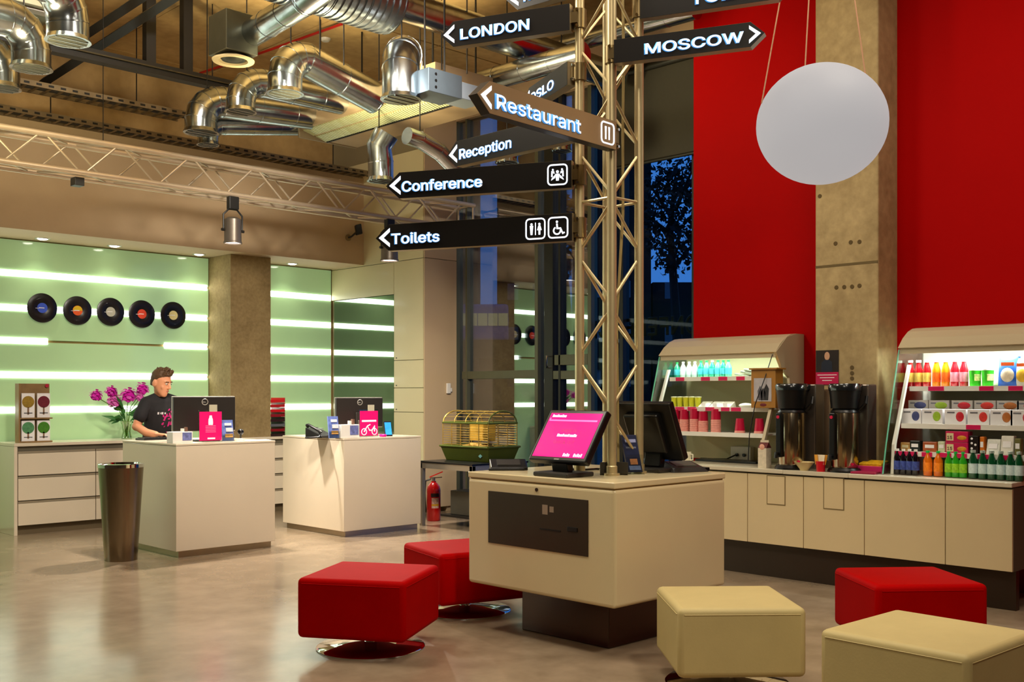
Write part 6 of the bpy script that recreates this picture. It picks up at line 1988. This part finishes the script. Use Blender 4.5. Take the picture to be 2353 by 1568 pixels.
# hands: palm and five separate fingers each
for s, arm in ((-1, AR[0]), (1, AR[1])):
    w = Vector(arm[-1])
    d = (Vector(arm[-1]) - Vector(arm[-2])).normalized()
    d.z = -.08
    d.normalize()
    side = d.cross(Vector((0, 0, 1))).normalized()
    pc_ = w + d * .055
    bd.obox(pc_ + Vector((0, 0, .0)), d * .045, side * .038, Vector((0, 0, .013)))
    for i, (off, ln) in enumerate(((-.03, .062), (-.01, .072), (.01, .068), (.03, .054))):
        b = pc_ + d * .04 + side * off
        bd.tube([b, b + d * ln * .45 + Vector((0, 0, .008)), b + d * ln * .8 + Vector((0, 0, -.006)), b + d * ln + Vector((0, 0, -.02))], [.0095, .009, .0085, .007], 8)
    tb_ = pc_ - d * .02 - side * s * -.036
    bd.tube([tb_, tb_ + d * .03 - side * s * -.02 + Vector((0, 0, -.006)), tb_ + d * .058 - side * s * -.024 + Vector((0, 0, -.014))], [.012, .010, .008], 8)
for s in (-1, 1):
    limb(bd, [(s * .085, 0, .9), (s * .095, .0, .5), (s * .1, .03, .1)], [.085, .06, .042])
    limb(bd, [(s * .1, .04, .05), (s * .105, -.1, .035)], [.04, .035])
body = bd.build('body', skin, person, local=True)
remesh(body, .0065, 3)
# shirt
sh = MB()
loft(sh, [((0, .0, .89), .172, .122), ((0, -.01, 1.0), .165, .12), ((0, -.03, 1.1), .165, .122), ((0, -.042, 1.22), .182, .128), ((0, -.046, 1.30), .178, .112), ((0, -.05, 1.335), .13, .088), ((0, -.055, 1.352), .085, .068)])
for arm in AR:
    a0, a1, a2 = [Vector(q) for q in arm[:3]]
    sg = -1 if a0.x < 0 else 1
    limb(sh, [a0 + Vector((.005 * sg, 0, .008)), a1, a1 + (a2 - a1) * .25], [.062, .062, .064])
    limb(sh, [(sg * .05 - .015, -.055, 1.335), (sg * .15, -.052, 1.30)], [.05, .052])
shirt = sh.build('t_shirt', shirt_m, person, local=True)
remesh(shirt, .009, 4)
# print on the chest
pr = MB()
rn = random.Random(11)
for i in range(34):
    u, v_ = rn.gauss(.0, .03), rn.gauss(1.13, .05)
    r = rn.uniform(.008, .02)
    a = rn.uniform(0, 3.14)
    c = Vector((u, -.18, v_))
    e1 = Vector((math.cos(a), 0, math.sin(a))) * r
    e2 = Vector((-math.sin(a), 0, math.cos(a))) * r * .45
    pr.add([c - e1, c - e1 * .3 - e2, c + e1 * .6 - e2, c + e1, c + e1 * .3 + e2, c - e1 * .6 + e2], [(0, 1, 2, 3, 4, 5)])
po = pr.build('flower_print', M('magenta_print', '#b01268', .7), shirt, local=True)
po['kind'] = 'stuff'
sw_ = po.modifiers.new('wrap', 'SHRINKWRAP')
sw_.target = shirt
sw_.wrap_method = 'PROJECT'
sw_.use_project_y = True
sw_.use_positive_direction = True
sw_.offset = .003
wp_ = MB()
for i, (u, w) in enumerate(((-.10, .014), (-.08, .008), (-.065, .016), (-.04, .014))):
    wp_.obox((u, -.18, 1.19), (w * .5, 0, 0), (0, .0005, 0), (0, 0, .011 - .003 * (i % 2)))
po = wp_.build('white_print', white_print, shirt, local=True)
sw_ = po.modifiers.new('wrap', 'SHRINKWRAP')
sw_.target = shirt
sw_.wrap_method = 'PROJECT'
sw_.use_project_y = True
sw_.use_positive_direction = True
sw_.offset = .003
tr_ = MB()
loft(tr_, [((0, .005, .86), .165, .118), ((0, .0, .95), .16, .115)])
for s in (-1, 1): limb(tr_, [(s * .085, 0, .88), (s * .095, .0, .5), (s * .1, .03, .08)], [.1, .075, .062])
to = tr_.build('trousers', trouser_m, person, local=True)
remesh(to, .012)
for s in (-1, 1):
    so = MB()
    limb(so, [(s * .1, .05, .05), (s * .105, -.13, .04)], [.05, .042])
    oo = so.build('shoe', black_pl, person, local=True)
    remesh(oo, .012)
# hair: cap, tuft and sideburns
hr = MB()
cap_ = MB()
loft(cap_, [((0, .052, -.045), .050, .048), ((0, .042, -.01), .064, .060), ((0, .024, .03), .078, .082), ((0, .014, .07), .077, .092), ((0, .008, .105), .062, .08), ((0, .004, .132), .036, .05), ((0, .0, .142), .014, .02)], 22)
rn = random.Random(5)
for i in range(70):
    a = rn.uniform(0, 6.28)
    rr = math.sqrt(rn.uniform(0, 1))
    x, y = .058 * rr * math.cos(a), -.005 + .078 * rr * math.sin(a)
    z = .100 + .03 * (1 - rr * rr)
    tip = Vector((x * 1.15 + rn.uniform(-.012, .012), y - .018 + rn.uniform(-.012, .012), z + rn.uniform(.018, .038)))
    cap_.tube([(x, y, z - .015), tip], [.012, .003], 6)
hr.add([HM @ v for v in cap_.v], cap_.f)
ho = hr.build('hair', hair_m, person, local=True)
remesh(ho, .005, 1)
for s in (-1, 1):
    e = MB().sphere(HM @ Vector((s * .030, -.0835, .010)), .0125, .008, .0075, 12, 8).build('eye', M('eye_white', '#d9d2c8', .2), person, True, local=True)
    MB().sphere(HM @ Vector((s * .030 + .003, -.0905, .008)), .0055, .003, .006, 10, 6).build('iris', M('eye_dark', '#1c140e', .2), e, True, local=True)
    MB().obox(HM @ Vector((s * .031, -.0905, .030)), HM.to_3x3() @ Vector((.017, s * .004, 0)), HM.to_3x3() @ Vector((0, .004, 0)), HM.to_3x3() @ Vector((0, 0, .0035))).build('eyebrow', hair_m, person, local=True)
MB().sphere(HM @ Vector((0, -.0935, -.0605)), .018, .004, .0055, 12, 6).build('lips', M('lips', '#a8584c', .5), person, True, local=True)
